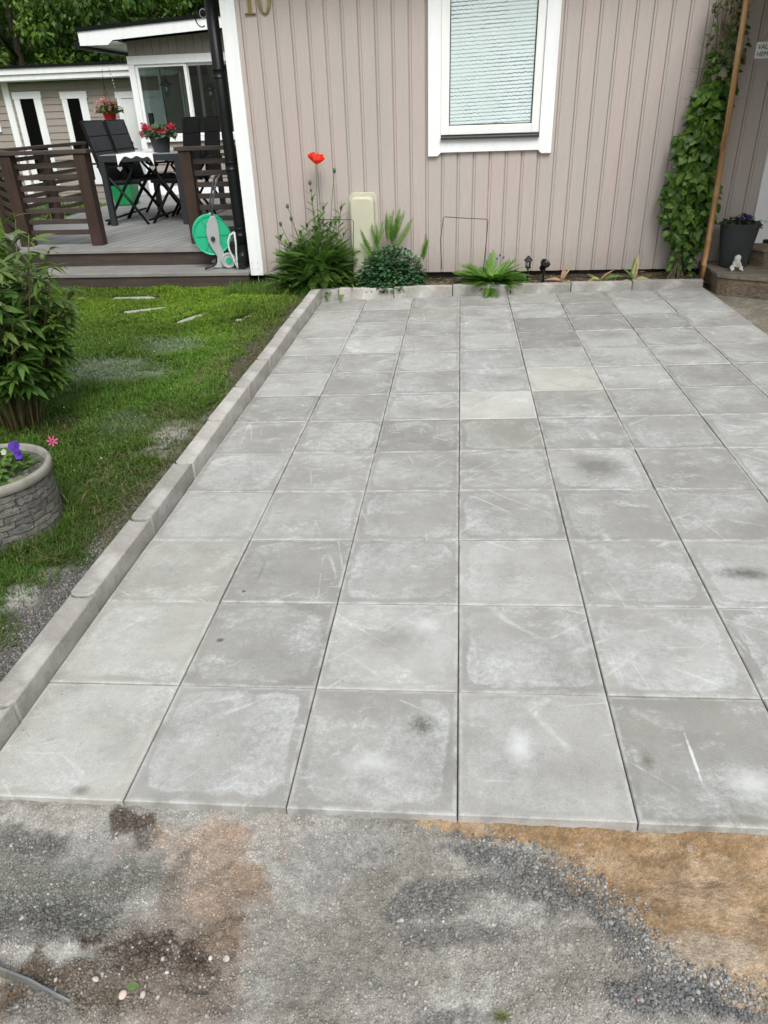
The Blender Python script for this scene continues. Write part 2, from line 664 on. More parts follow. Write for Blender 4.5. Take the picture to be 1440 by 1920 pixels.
def earthmat(name, fs=1.0, bump=.9, contrast=.35):
    g = G(name)
    at = g.n('Attribute', attribute_name='Col')
    mp = g.coord('Object')
    a = g.noise(mp, 170 * fs, 5, .75)
    b = g.n('TexVoronoi'); g.l(mp, 0, b, 'Vector'); b.inputs['Scale'].default_value = 210 * fs
    r = g.ramp(a, [(.28, 1 - contrast), (.72, 1 + contrast)])
    vr = g.ramp((b), [(.0, 1.22), (.55, .86)])
    sp = g.n('TexVoronoi'); g.l(mp, 0, sp, 'Vector'); sp.inputs['Scale'].default_value = 120 * fs
    c = g.mix(1, at, r, 'MULTIPLY'); c = g.mix(1, c, vr, 'MULTIPLY')
    hsn = g.ramp(sp, [(.88, 0.0), (.93, .4)], 1)
    c = g.mix(hsn, c, (.42, .41, .38))
    a7 = g.noise(mp, 42 * fs, 5, .7); c = g.mix(1, c, g.ramp(a7, [(.33, .74), (.68, 1.26)]), 'MULTIPLY')
    g.color(c)
    g.p.inputs['Roughness'].default_value = .95
    g.p.inputs['Specular IOR Level'].default_value = .15
    b1 = g.bump(b, bump * .3, .003)
    b2 = g.bump(a7, bump * .8, .010, prev=b1)
    g.bump(a, bump * .35, .004, prev=b2)
    a9 = g.noise(mp, 420 * fs, 4, .9); c9 = g.mix(1, c, g.ramp(a9, [(.3, .62), (.7, 1.38)]), 'MULTIPLY'); g.color(c9)
    return g.m


EARTH = earthmat('earth')
X, Y, F = grid(-1.55, 1.9, 520, -.80, .03, 150)
Cc, sandw = soil_paint(X, Y)
V = np.stack([X, Y, soil_z(X, Y)], -1).reshape(-1, 3)
struct(np_mesh('dirt_ground', V, F, Cc.reshape(-1, 3), EARTH, smooth=True))

# far ground sheet
FAR = simple('far_lawn', (.10, .15, .04), .95, .4, 3, .6, 40)
b = MB(); b.add([(-150, -60, -.13), (150, -60, -.13), (150, 200, -.13), (-150, 200, -.13)], [(0, 1, 2, 3)])
struct(b.build('ground', FAR))
# rough gravel yard behind the camera and to the sides, below the dirt strip
b = MB(); b.add([(-6, -9, -.09), (7, -9, -.09), (7, .03, -.09), (-6, .03, -.09)], [(0, 1, 2, 3)])
YARD = simple('yard_gravel', (.25, .245, .23), .95, .3, 5, .8, 150, dist=.01)
struct(b.build('gravel_yard', YARD))
# bedding sand under the slabs
b = MB(); b.add([(-1.20, .014, -.046), (2.0, .014, .034), (2.0, 5.2, .034), (-1.20, 5.2, -.046)], [(0, 1, 2, 3)])
struct(b.build('bedding_sand', simple('bedding', (.15, .14, .12), .95, .4, 30)))


# ---- lawn soil
def lawn_z(X, Y):
    z = .006 + .022 * (fbm(X * 1.6, Y * 1.6, 31) - .5) + .012 * (fbm(X * 11, Y * 11, 33, 3) - .5)
    z = z - .028 * sst(-1.55, -1.29, X) * (1 - sst(4.2, 5.2, Y))
    z = z - .045 * (1 - sst(-.1, .9, Y))
    x, y = aZ(60, 1130, -.03)[:2]
    z = z + .03 * np.exp(-((X - x) ** 2 + (Y - y) ** 2) / .10 ** 2)
    return z


def lz(px, py):
    return tuple(aZ(px, py, -.01)[:2])


BARE = [(lz(330, 815), .13, .19, .95), (lz(395, 790), .08, .30, .8), (lz(455, 690), .07, .35, .7), (lz(300, 850), .12, .07, .6), (lz(60, 1130), .13, .10, .8), (lz(115, 1085), .10, .06, .8),
        (lz(180, 905), .04, .03, .6)]
DUST = [(lz(200, 700), .42, .28, .95), (lz(280, 705), .20, .12, .9), (lz(320, 655), .25, .22, .8), (lz(130, 715), .3, .2, .6), (lz(240, 800), .22, .2, .35)]


def lawn_masks(X, Y):
    edge = -1.36 - .07 * fbm(X * 0, Y * 3, 41) - .02 * (1 - sst(.9, 1.6, Y)) - .03 * (1 - sst(-.1, .9, Y)) - .14 * sst(2.5, 4.2, Y)
    edge = edge + .12 * sst(3.5, 4.6, Y)
    soil = sst(-.05, .07, X - edge + .12 * (fbm(X * 9, Y * 9, 44) - .5))
    bare = np.zeros(X.shape); dust = np.zeros(X.shape)
    for (x, y), rx, ry, k in BARE:
        bare = np.maximum(bare, k * blob(X, Y, x, y, rx, ry, .5, 5, .5))
    for (x, y), rx, ry, k in DUST:
        dust = np.maximum(dust, k * blob(X, Y, x, y, rx, ry, .7, 6, .55, 6))
    return soil, bare, dust


X, Y, F = grid(-4.6, -1.262, 300, -.45, 5.75, 480)
soil, bare, dust = lawn_masks(X, Y)
C = np.empty(X.shape + (3,)); C[:] = (.045, .05, .02)
C = mixc(C, dust * .8, (.28, .30, .27))
C = mixc(C, bare, (.36, .355, .33))
C = mixc(C, soil, (.10, .09, .072))
grv = soil * sst(-.25, .0, .95 - Y)
C = mixc(C, grv, (.10, .095, .085))
V = np.stack([X, Y, lawn_z(X, Y)], -1).reshape(-1, 3)
struct(np_mesh('lawn_ground', V, F, C.reshape(-1, 3), EARTH, smooth=True))

# ---- ground on the right, in front of the porch steps
X, Y, F = grid(1.985, 5.2, 200, -.5, 5.6, 260)
C = np.empty(X.shape + (3,)); C[:] = (.27, .25, .20)
C = C * .8
C = mixc(C, sst(.45, .65, fbm(X * 4, Y * 4, 51)) * .6, (.17, .155, .12))
C = mixc(C, sst(.5, .62, fbm(X * 12, Y * 12, 55)) * .5, (.33, .31, .26))
z = .012 + .01 * (fbm(X * 5, Y * 5, 52) - .5) + .02 * sst(2.3, 5, X)
struct(np_mesh('path_ground', np.stack([X, Y, z], -1).reshape(-1, 3), F, C.reshape(-1, 3), EARTH, smooth=True))

# ---- soil of the flower bed against the wall
X, Y, F = grid(-1.85, 2.06, 260, 5.24, 5.80, 50)
C = np.empty(X.shape + (3,)); C[:] = (.055, .045, .033)
C = mixc(C, sst(.5, .62, fbm(X * 10, Y * 10, 61)) * .8, (.15, .12, .08))
z = .052 + .012 * X + .03 * (fbm(X * 8, Y * 8, 62) - .5)
struct(np_mesh('bed_soil', np.stack([X, Y, z], -1).reshape(-1, 3), F, C.reshape(-1, 3), EARTH, smooth=True))

# ================================================================== slabs
def slabmat():
    g = G('concrete_slab')
    oi = g.n('ObjectInfo')
    tc = g.n('TexCoord')
    wv = g.math('MULTIPLY', (oi, 'Random'), 97.0)

    def N(scale, detail=4, rough=.6, dist=0, off=0.0, sc=(1, 1, 1), rot=0):
        mp = g.n('Mapping'); mp.inputs['Scale'].default_value = sc
        if rot:
            m0 = g.n('Mapping'); g.l(tc, 'Object', m0, 0); m0.inputs['Rotation'].default_value = (0, 0, rot); g.l(m0, 0, mp, 0)
        else:
            g.l(tc, 'Object', mp, 0)
        nd = g.n('TexNoise', noise_dimensions='4D')
        g.l(mp, 0, nd, 'Vector'); g.l(g.math('ADD', wv, off), 0, nd, 'W')
        nd.inputs['Scale'].default_value = scale; nd.inputs['Detail'].default_value = detail
        nd.inputs['Roughness'].default_value = rough; nd.inputs['Distortion'].default_value = dist
        return nd
    base = g.ramp((oi), [(0, (.280, .277, .259)), (1, (.380, .378, .357))], 'Random')
    big = N(4.5, 5, .65)
    r1 = g.ramp(big, [(.3, .80), (.72, 1.13)])
    c = g.mix(1, base, r1, 'MULTIPLY')
    tone = g.mix(1, c, (oi, 'Color'), 'MULTIPLY')
    # drying frame: distance to the slab's edge
    sp = g.n('SeparateXYZ'); g.l(tc, 'Object', sp, 0)
    dn = g.math('MULTIPLY', g.math('SUBTRACT', N(9, 4, .6, off=3.0), .5), .07)
    ax = g.math('ABSOLUTE', (sp, 0)); ay = g.math('ABSOLUTE', (sp, 1))
    d = g.math('MAXIMUM', ax, ay)
    d2 = g.math('POWER', g.math('ADD', g.math('POWER', ax, 6), g.math('POWER', ay, 6)), 1 / 6)
    dd = g.math('ADD', d2, dn)
    inn = g.ramp(dd, [(.125, .7), (.168, 1.0), (.176, 0.0)])
    str_ = g.ramp(N(3.2, 3, .5, off=7), [(.40, 0.0), (.57, 1.0)])
    strk = g.ramp((oi), [(0, .45), (.5, 1.0), (1, .65)], 'Random')
    f = g.math('MULTIPLY', g.math('MULTIPLY', inn, str_), strk)
    speck = g.ramp(N(38, 7, .85, off=2), [(.40, .1), (.60, 1.0)])
    f = g.math('MULTIPLY', f, speck)
    c2 = g.mix(g.math('MULTIPLY', f, .85), tone, (.50, .53, .53))
    # chalky white deposits
    ch = g.ramp(N(6, 9, .78, .3, off=11, sc=(1, 1.5, 1)), [(.52, 0.0), (.66, 1.0)])
    ch2 = g.math('MULTIPLY', ch, g.ramp(N(75, 6, .85, off=5), [(.40, .0), (.60, 1.0)]))
    c3 = g.mix(g.math('MULTIPLY', ch2, .75), c2, (.62, .65, .65))
    # scratches: thin winding lines in three directions
    scr = None
    for k, (rot, sx) in enumerate(((.6, 7), (-.75, 9), (1.35, 10), (-.2, 8))):
        nn = N(1.0, 0, .4, .0, off=20 + k * 5, sc=(.9, sx, 1), rot=rot)
        line = g.math('ABSOLUTE', g.math('SUBTRACT', nn, .5))
        ln = g.ramp(line, [(0, 1.0), (.013, 0.0)])
        mk = g.ramp(N(3.2, 3, .6, off=30 + k * 3), [(.56, 0.0), (.62, 1.0)])
        q = g.math('MULTIPLY', ln, mk)
        scr = q if scr is None else g.math('MAXIMUM', scr, q)
    scr = g.math('MULTIPLY', scr, g.ramp(N(70, 3, .7, off=50), [(.35, .2), (.6, 1.0)]))
    c4 = g.mix(g.math('MULTIPLY', scr, .46), c3, (.72, .74, .73))
    # damp darker fields
    dk = g.ramp(N(4.2, 8, .75, off=60), [(.52, 0.0), (.68, 1.0)])
    c5 = g.mix(g.math('MULTIPLY', dk, .42), c4, (.19, .185, .17))
    # tiny dark specks, cement pores
    vo = g.n('TexVoronoi'); g.l(tc, 'Object', vo, 'Vector'); vo.inputs['Scale'].default_value = 60
    pits = g.ramp(vo, [(.05, 1.0), (.09, 0.0)])
    pm = g.ramp(N(12, 2, off=70), [(.58, 0.0), (.66, 1.0)])
    c6 = g.mix(g.math('MULTIPLY', g.math('MULTIPLY', pits, pm), .55), c5, (.13, .125, .11))
    # edges: slightly brighter worn arris
    ed = g.ramp(d, [(.186, 0.0), (.1935, 1.0)])
    edn = g.math('MULTIPLY', ed, g.ramp(N(14, 3, off=80), [(.42, 0.0), (.6, .5)]))
    c7 = g.mix(edn, c6, (.55, .56, .55))
    fine = g.ramp(N(220, 5, .9, off=90), [(.25, .72), (.75, 1.24)])
    c8 = g.mix(1, c7, fine, 'MULTIPLY')
    # stains where they lie on the patio
    geo = g.n('NewGeometry')
    for (px, py, rx, ry, col, k, ns, lo, hi) in STAINS:
        q = aZ(px, py, 0); q = aZ(px, py, q[0] * TILT)
        sub = g.n('VectorMath', operation='SUBTRACT'); g.l(geo, 'Position', sub, 0)
        sub.inputs[1].default_value = tuple(q)
        mul = g.n('VectorMath', operation='MULTIPLY'); g.l(sub, 0, mul, 0); mul.inputs[1].default_value = (1 / rx, 1 / ry, 0)
        ln = g.n('VectorMath', operation='LENGTH'); g.l(mul, 0, ln, 0)
        nz = N(ns * 1.3, 8, .8, off=px % 13)
        dd_ = g.math('ADD', (ln, 'Value'), g.math('MULTIPLY', g.math('SUBTRACT', nz, .5), 1.6))
        m = g.ramp(dd_, [(lo, 1.0), (hi, 0.0)])
        c8 = g.mix(g.math('MULTIPLY', m, k), c8, col)
    g.color(c8)
    g.p.inputs['Roughness'].default_value = .86
    g.p.inputs['Specular IOR Level'].default_value = .3
    b1 = g.bump(N(260, 4, .8, off=4), .35, .0016)
    g.bump(N(14, 5, .6, off=6), .25, .004, prev=b1)
    return g.m


STAINS = [
    (1120, 875, .15, .14, (.10, .095, .085), .62, 9, .25, 1.0),
    (1400, 1075, .13, .055, (.07, .075, .06), .8, 30, .1, .9),
    (790, 1360, .10, .10, (.06, .065, .05), .8, 60, -.1, .45),
    (735, 1205, .12, .10, (.17, .165, .145), .45, 14, .1, 1.0),
    (1290, 660, .22, .09, (.13, .128, .12), .5, 9, .1, 1.0),
    (1140, 628, .22, .12, (.14, .138, .13), .45, 9, .1, 1.0),
    (1215, 1425, .03, .045, (.13, .11, .07), .7, 40, .0, .7),
    (413, 1200, .016, .012, (.10, .09, .06), .9, 30, .4, 1.0),
    (457, 1109, .009, .009, (.09, .07, .05), .9, 30, .4, 1.0),
    (150, 1482, .03, .02, (.16, .15, .13), .7, 20, .2, 1.0),
    (820, 768, .05, .035, (.22, .22, .21), .6, 12, .2, 1.0),
    (490, 1070, .008, .09, (.2, .19, .16), .6, 30, .4, 1.0),
    (975, 1400, .045, .09, (.60, .62, .62), .75, 40, .1, .9),
    (1300, 1420, .006, .12, (.68, .70, .70), .8, 30, .3, .8),
    (690, 1430, .10, .05, (.58, .60, .60), .6, 30, .1, .9),
    (1410, 1470, .09, .07, (.58, .60, .60), .7, 40, .1, .9),
    (800, 1170, .06, .05, (.58, .60, .60), .6, 30, .1, .9),
]
SLAB = slabmat()
patio = bpy.data.objects.new('patio', None); COL.objects.link(patio)
patio['_o'] = (0, 0, 0)
patio['kind'] = 'structure'
patio['label'] = 'patio of square grey concrete slabs laid in front of the house'
patio.rotation_euler = (0, -math.atan(TILT), 0)
b = MB(); h = .1981; e = .0028
b.add([(-h, -h, -.045), (h, -h, -.045), (h, h, -.045), (-h, h, -.045),
       (-h, -h, -e), (h, -h, -e), (h, h, -e), (-h, h, -e),
       (-h + e, -h + e, 0), (h - e, -h + e, 0), (h - e, h - e, 0), (-h + e, h - e, 0)],
      [(0, 3, 2, 1), (8, 9, 10, 11)] + [(i, (i + 1) % 4, 4 + (i + 1) % 4, 4 + i) for i in range(4)] +
      [(4 + i, 4 + (i + 1) % 4, 8 + (i + 1) % 4, 8 + i) for i in range(4)])
slab0 = b.build('paving_slab', SLAB, patio, local=True)
TONES = {(6, 0): (1.26, 1.255, 1.225), (7, 1): (1.27, 1.255, 1.20), (7, 0): (.95, .96, .97), (9, 1): (.88, .88, .88), (10, 1): (.84, .84, .84), (9, 2): (.90, .9, .9),
         (5, -2): (.93, .92, .89), (0, 1): (.95, .945, .93), (9, 3): (.85, .85, .85), (10, 3): (.84, .85, .86), (11, 4): (1.05, 1.08, 1.1), (5, 0): (.96, .95, .92), (8, 0): (.86, .87, .88), (11, -1): (.84, .83, .81), (0, -3): (1.08, 1.08, 1.05), (1, -3): (1.08, 1.08, 1.05), (2, -3): (1.08, 1.08, 1.05), (9, -2): (1.12, 1.14, 1.1)}
k = 0
for row in range(13):
    for cl in range(-3, 5):
        o = slab0 if k == 0 else slab0.copy()
        if k:
            COL.objects.link(o)
        k += 1
        o.parent = patio
        o.location = ((cl + .5) * .4 + random.gauss(0, .0006), (row + .5) * .4 + random.gauss(0, .0005), random.gauss(0, .0009))
        o.rotation_euler = (random.gauss(0, .0014), random.gauss(0, .0014), random.gauss(0, .0016))
        t = TONES.get((row, cl)) or tuple([random.uniform(.93, 1.04) - .012 * max(0, row - 5) * (cl > -2)] * 3)
        o.color = (*t, 1)
        if (row, cl) in ((6, 0), (7, 1)):
            o['label'] = 'paler sand-coloured slab'

# ================================================================== edging stones
KERB = None
g = G('edging_concrete')
oi = g.n('ObjectInfo'); mp = g.coord('Object')
a = g.noise(mp, 9, 6, .7); a2 = g.noise(mp, 160, 4, .75); a3 = g.noise(mp, 3.5, 4, .6)
base = g.ramp(oi, [(0, (.36, .35, .32)), (1, (.43, .42, .39))], 'Random')
c = g.mix(1, base, g.ramp(a, [(.3, .72), (.7, 1.2)]), 'MULTIPLY')
c = g.mix(1, c, (oi, 'Color'), 'MULTIPLY')
c = g.mix(1, c, g.ramp(a2, [(.3, .8), (.7, 1.18)]), 'MULTIPLY')
c = g.mix(g.math('MULTIPLY', g.ramp(a3, [(.55, 0.0), (.7, 1.0)]), .5), c, (.62, .62, .6))
g.color(c); g.p.inputs['Roughness'].default_value = .9; g.p.inputs['Specular IOR Level'].default_value = .2
b1 = g.bump(a2, .5, .002); g.bump(a, .3, .005, prev=b1)
KERB = g.m

ORD = ['first', 'second', 'third', 'fourth', 'fifth', 'sixth', 'seventh', 'eighth', 'ninth', 'tenth', 'eleventh', 'twelfth', 'thirteenth', 'fourteenth']


def kerb_poly(L, W, r=.022, end=True):
    p = []
    n = 8
    for i in range(n + 1):          # near end, bulging towards -y
        t = -1 + 2 * i / n
        p.append((t * W / 2, -L / 2 - r * math.sqrt(max(0, 1 - t * t)) ** .8))
    for i in range(n + 1):          # far end, hollow
        t = 1 - 2 * i / n
        p.append((t * W / 2, L / 2 - .003 - (r * math.sqrt(max(0, 1 - t * t)) ** .8)))
    return p


def edging(cx, cy, L, W, ztop, rz, label):
    b = MB()
    b.prism(kerb_poly(L - .005, W) if rz < 1 else [(-W / 2, -L / 2 + .0015), (W / 2, -L / 2 + .0015), (W / 2, L / 2 - .0015), (-W / 2, L / 2 - .0015)], -.11, 0)
    o = b.build('edging_stone', KERB, base=(0, 0, 0), bevel=.007)
    o.location = (cx, cy, ztop + random.gauss(0, .0012))
    o.color = (random.uniform(.8, 1.15),) * 3 + (1,); o.rotation_euler = (random.gauss(0, .004), random.gauss(0, .008), rz)
    tag(o, label, 'edging stone', 'concrete edging stones round the patio')
    return o


n = 0
for k in range(11):
    y0 = -.25 + k * .5
    y1 = min(y0 + .5, 5.18)
    if y1 - y0 < .1:
        continue
    if k == 10:
        y1 = 5.20
    zt = .036 + .004 * k
    edging(-1.243 + .003 * math.sin(k * 2.1), (y0 + y1) / 2, y1 - y0 - .001, .083, zt, random.gauss(0, .003),
           f'grey concrete edging stone between lawn and patio, {ORD[n]} counting from the camera towards the house')
    n += 1
xs = [-1.284, -1.05, -.57, -.065, .425, .925, 1.425, 1.995]
for k in range(7):
    x0, x1 = xs[k], xs[k + 1]
    nm = {0: 'short concrete edging stone in the far left corner, below the poppy plant', 1: 'pale edging stone in front of the dense dark green bushy plant',
          2: 'pale edging stone just left of the spiky green rosette, under the wire arch', 3: 'edging stone directly in front of the spiky green rosette plant',
          4: 'edging stone in front of the two black garden lights', 5: 'edging stone in front of the wilted tulips, second from the bamboo pole end',
          6: 'last edging stone of the row under the wall, at the bamboo pole'}[k]
    o = edging((x0 + x1) / 2, 5.232, x1 - x0 - .002, .065, .084 + (x0 + x1) / 2 * .013, math.pi / 2 + random.gauss(0, .002), nm)

# ================================================================== materials of the buildings
def sidingmat(name, c1, c2, c3):
    g = G(name)
    mp = g.coord('Object', (7.47, 1, .55)); mp2 = g.coord('Object', (40, 40, 1.5)); mp3 = g.coord('Object')
    a = g.noise(mp, .9, 3, .5); b_ = g.noise(mp2, 2.5, 5, .65); d = g.noise(mp3, 45, 4, .7)
    c = g.ramp(a, [(.30, c1), (.5, c2), (.70, c3)])
    c = g.mix(1, c, g.ramp(b_, [(.3, .93), (.7, 1.05)]), 'MULTIPLY')
    c = g.mix(1, c, g.ramp(d, [(.3, .96), (.7, 1.03)]), 'MULTIPLY')
    n5 = g.noise(mp3, 9, 6, .8)
    c = g.mix(g.math('MULTIPLY', g.ramp(n5, [(.66, 0.0), (.74, 1.0)]), .25), c, (.22, .19, .16))
    sz_ = g.n('SeparateXYZ'); g.l(mp3, 0, sz_, 0)
    hgt = g.math('ADD', (sz_, 2), g.math('MULTIPLY', g.math('SUBTRACT', g.noise(mp3, 16, 5, .75), .5), .35))
    c = g.mix(g.ramp(hgt, [(.12, .42), (.34, 0.0)]), c, (.30, .27, .235))
    g.color(c); g.p.inputs['Roughness'].default_value = .62; g.p.inputs['Specular IOR Level'].default_value = .3
    b1 = g.bump(b_, .25, .0012); g.bump(d, .12, .002, prev=b1)
    return g.m


SIDING = sidingmat('greige_siding', (.435, .40, .375), (.455, .405, .378), (.475, .402, .382))
SIDING2 = sidingmat('grey_siding', (.30, .27, .24), (.32, .285, .255), (.33, .29, .26))
WHITE = simple('white_paint', (.83, .855, .87), .5, .05, 3, .1, 30, scale=(6, 6, .8))
CREAM = simple('cream_paint', (.83, .845, .83), .4, .03, 3, .0)
BLACK = simple('black_metal', (.008, .009, .010), .38, .2, 10, .05, 40, spec=.28)
ROOFB = simple('black_roofing', (.008, .009, .010), .8, .3, 20, .2, 60, spec=.1)
DARKIN = simple('dark_interior', (.02, .018, .015), .8, .2, 4, 0)
FOUND = simple('foundation', (.05, .045, .04), .9, .4, 8, .5, 30)


def glassmat(name, tint=(.85, .9, .9), refl=1.0):
    g = G(name)
    g.t.nodes.remove(g.p)
    tr = g.n('BsdfTransparent'); tr.inputs[0].default_value = (*tint, 1)
    gl = g.n('BsdfGlossy'); gl.inputs['Roughness'].default_value = .01; gl.inputs[0].default_value = (refl, refl, refl, 1)
    fr = g.n('Fresnel'); fr.inputs[0].default_value = 1.52
    geo = g.n('NewGeometry'); f = g.math('MULTIPLY', g.math('MULTIPLY', fr, 1.3), g.math('SUBTRACT', 1.0, (geo, 'Backfacing'))); f.use_clamp = True
    ms = g.n('MixShader'); g.l(f, 0, ms, 0); g.l(tr, 0, ms, 1); g.l(gl, 0, ms, 2); g.l(ms, 0, g.out, 0)
    return g.m


GLASS = glassmat('window_glass')

# ================================================================== the house
HY = 5.68
house = thing('house', 'house with pinkish grey vertical board siding, white trims and a brass number by the corner', 'house', (0, HY, 0))
WX0, WX1 = -.29, .727            # outer edges of the window trim
WZ0, WTOP = 1.055, 2.46          # lower edge of the casing; its top is above the picture
b = MB()
g0 = 1.157 - .1335 * 23
prof = []
xw = -1.86; XR = 2.46


def seg_prof(xa, xb):
    P = [(xa, 0)]
    k = math.ceil((xa - g0) / .1335)
    while g0 + k * .1335 < xb - .03:
        gx = g0 + k * .1335
        if gx - .003 > xa + .001:
            P += [(gx - .0045, 0), (gx - .004, .018), (gx + .004, .018), (gx + .0045, .007), (gx + .020, .0065), (gx + .0235, .0008), (gx + .026, 0)]
        k += 1
    P.append((xb, 0))
    return P


def siding(b, xa, xb, za, zb, y, sgn=1):
    P = seg_prof(xa, xb)
    n_ = len(P)
    vs = [(x, y + d * sgn, za) for x, d in P] + [(x, y + d * sgn, zb) for x, d in P]
    fs = [(i, i + 1, n_ + i + 1, n_ + i) for i in range(n_ - 1)]
    b.add(vs, fs)
    for i in range(n_ - 1):
        x0, d0 = P[i]; x1, d1 = P[i + 1]
        b.add([(x0, y + d0, za), (x1, y + d1, za), (x1, y + .022, za), (x0, y + .022, za)], [(0, 1, 2, 3)])


siding(b, xw, WX0 + .05, .108, 2.75, HY)
siding(b, WX0 + .05, WX1 - .05, .108, WZ0 + .05, HY)
siding(b, WX0 + .05, WX1 - .05, WTOP, 2.75, HY)
siding(b, WX1 - .05, XR, .108, 2.75, HY)
siding(b, 3.51, 5.5, .108, 2.75, HY)
b.build('siding', SIDING, house)
b = MB()
b.box(-1.90, WX0 + .12, HY + .03, HY + .2, .11, 2.75)
b.box(WX1 - .12, 5.5, HY + .03, HY + .2, .11, 2.75)
b.box(WX0 + .12, WX1 - .12, HY + .03, HY + .2, .11, WZ0 + .14)
b.box(-1.905, -1.86, HY + .2, 12.4, .11, 2.75)
b.box(5.4, 5.5, HY + .2, 12.4, .11, 2.75)
b.box(-1.86, 5.4, 12.3, 12.4, .11, 2.75)
b.build('wall', SIDING, house)
b = MB(); b.box(-1.84, 5.4, HY + .06, 12.3, -.12, .107); b.build('foundation', FOUND, house)
b = MB()
b.prism([(-2.35, 2.72), (1.9, 4.3), (6.1, 2.72), (6.1, 2.62), (-2.35, 2.62)], HY - .38, 12.8, 'y')
b.build('roof', ROOFB, house)
b = MB(); b.box(-1.936, -1.817, HY - .026, HY + .001, .105, 2.618); b.box(-1.936, -1.907, HY + .002, HY + .12, .105, 2.618)
cb = b.build('corner_board', WHITE, house, bevel=.002)
SCR = simple('screw', (.35, .35, .36), .4)
for x, z in ((-1.915, .165), (-1.862, .165), (-1.915, .218), (-1.862, .218)):
    b = MB(); b.lathe([(.004, 0), (.004, .002)], 8, (x, HY - .028, z), Matrix.Rotation(math.pi / 2, 3, 'X'))
    b.build('screw', SCR, cb)
b = MB(); b.tube([(-1.872, HY - .006, -.02), (-1.874, HY - .006, .106)], .0035, 8); b.build('earth_rod', simple('galv', (.6, .62, .63), .4, metal=.6), house)

# window
win = MB()
tw = .105
win.prism([(WX0, WZ0), (WX0 + tw - .025, WZ0), (WX0 + tw, WZ0 + .025), (WX0 + tw, WTOP), (WX0, WTOP)], HY - .03, HY - .001, 'y')
win.prism([(WX1, WZ0), (WX1, WTOP), (WX1 - tw, WTOP), (WX1 - tw, WZ0 + .025), (WX1 - tw + .025, WZ0)], HY - .03, HY - .001, 'y')
win.box(WX0 + tw + .0005, WX1 - tw - .0005, HY - .027, HY - .001, WZ0 + .026, WZ0 + .125)
win.box(WX0, WX1, HY - .034, HY - .001, WTOP + .001, WTOP + .1)
window = win.build('window', WHITE, house, bevel=.0015)
b = MB()
fx0, fx1, fz0, fz1 = WX0 + tw + .001, WX1 - tw - .001, WZ0 + .155, WTOP - .001
GX0, GX1, GZ0 = -.118, .556, 1.277
b.box(fx0, GX0, HY - .012, HY + .06, fz0, fz1)
b.box(GX1, fx1, HY - .012, HY + .06, fz0, fz1)
b.box(GX0, GX1, HY - .012, HY + .06, fz0, GZ0)
b.build('window_frame', CREAM, window, bevel=.004)
b = MB()
b.prism([(HY - .058, WZ0 + .122), (HY - .058, WZ0 + .138), (HY + .01, WZ0 + .154), (HY + .01, WZ0 + .122)], WX0 + tw - .001 + .002, WX1 - tw - .001, 'x')
b.build('window_sill', simple('black_sill', (.03, .03, .032), .35, .1, 5, 0), window, bevel=.001)
b = MB()
for (xa, xb, za, zb) in ((GX0, GX0 + .007, GZ0, fz1), (GX1 - .007, GX1, GZ0, fz1), (GX0, GX1, GZ0 - .0, GZ0 + .007)):
    b.box(xa, xb, HY + .004, HY + .012, za, zb)
b.build('glazing_gasket', BLACK, window)
g = G('pleated_blind')
mp = g.coord('Object', (1, 1, 1))
sx = g.n('SeparateXYZ'); g.l(mp, 0, sx, 0)
wob = g.noise(g.coord('Object', (45, 1, 14)), 1.6, 3, .7)
wob2 = g.noise(g.coord('Object', (6, 1, 16)), 1.0, 2, .6)
zz = g.math('MULTIPLY', (sx, 2), 1 / .0262)
zz = g.math('ADD', zz, g.math('MULTIPLY', wob, 1.1))
zz = g.math('ADD', zz, g.math('MULTIPLY', (sx, 0), -1.1))
fr = g.math('FRACT', zz)
tri = g.math('ABSOLUTE', g.math('SUBTRACT', fr, .5))
w_ = g.math('ADD', tri, g.math('MULTIPLY', g.math('SUBTRACT', wob2, .5), .22))
line = g.ramp(w_, [(.06, 1.0), (.16, .0)])
big = g.noise(g.coord('Object'), 1.6, 3, .5)
grad = g.math('MULTIPLY', line, g.ramp(big, [(.35, .35), (.6, 1.0)]))
bc = g.ramp(big, [(.3, (.60, .72, .70)), (.7, (.74, .84, .87))])
c = g.mix(grad, bc, (.06, .12, .12))
g.color(c); g.p.inputs['Roughness'].default_value = .3; g.p.inputs['Coat Weight'].default_value = 1.0; g.p.inputs['Coat Roughness'].default_value = .02
PL = g.m
b = MB(); b.box(GX0, GX1, HY + .013, HY + .02, GZ0, fz1); b.build('pane', PL, window)

# number 10 in brass
BRASS = simple('brass', (.30, .235, .10), .35, .25, 25, .15, 80, metal=.75)
num = MB()
nx, nz = -1.665, 2.115


def serif_one(b, cx, z0, h_, y0, y1):
    s = .026
    b.prism([(cx - s / 2 - .002, z0), (cx + s / 2 + .002, z0), (cx + s / 2, z0 + h_), (cx - s / 2, z0 + h_ - .004), (cx - .048, z0 + h_ - .04), (cx - .048, z0 + h_ - .05), (cx - s / 2, z0 + h_ - .026)], y0, y1, 'y')
    b.prism([(cx - .046, z0 - .009), (cx + .046, z0 - .009), (cx + .044, z0 - .001), (cx + .018, z0 + .005), (cx - .018, z0 + .005), (cx - .044, z0 - .001)], y0, y1, 'y')


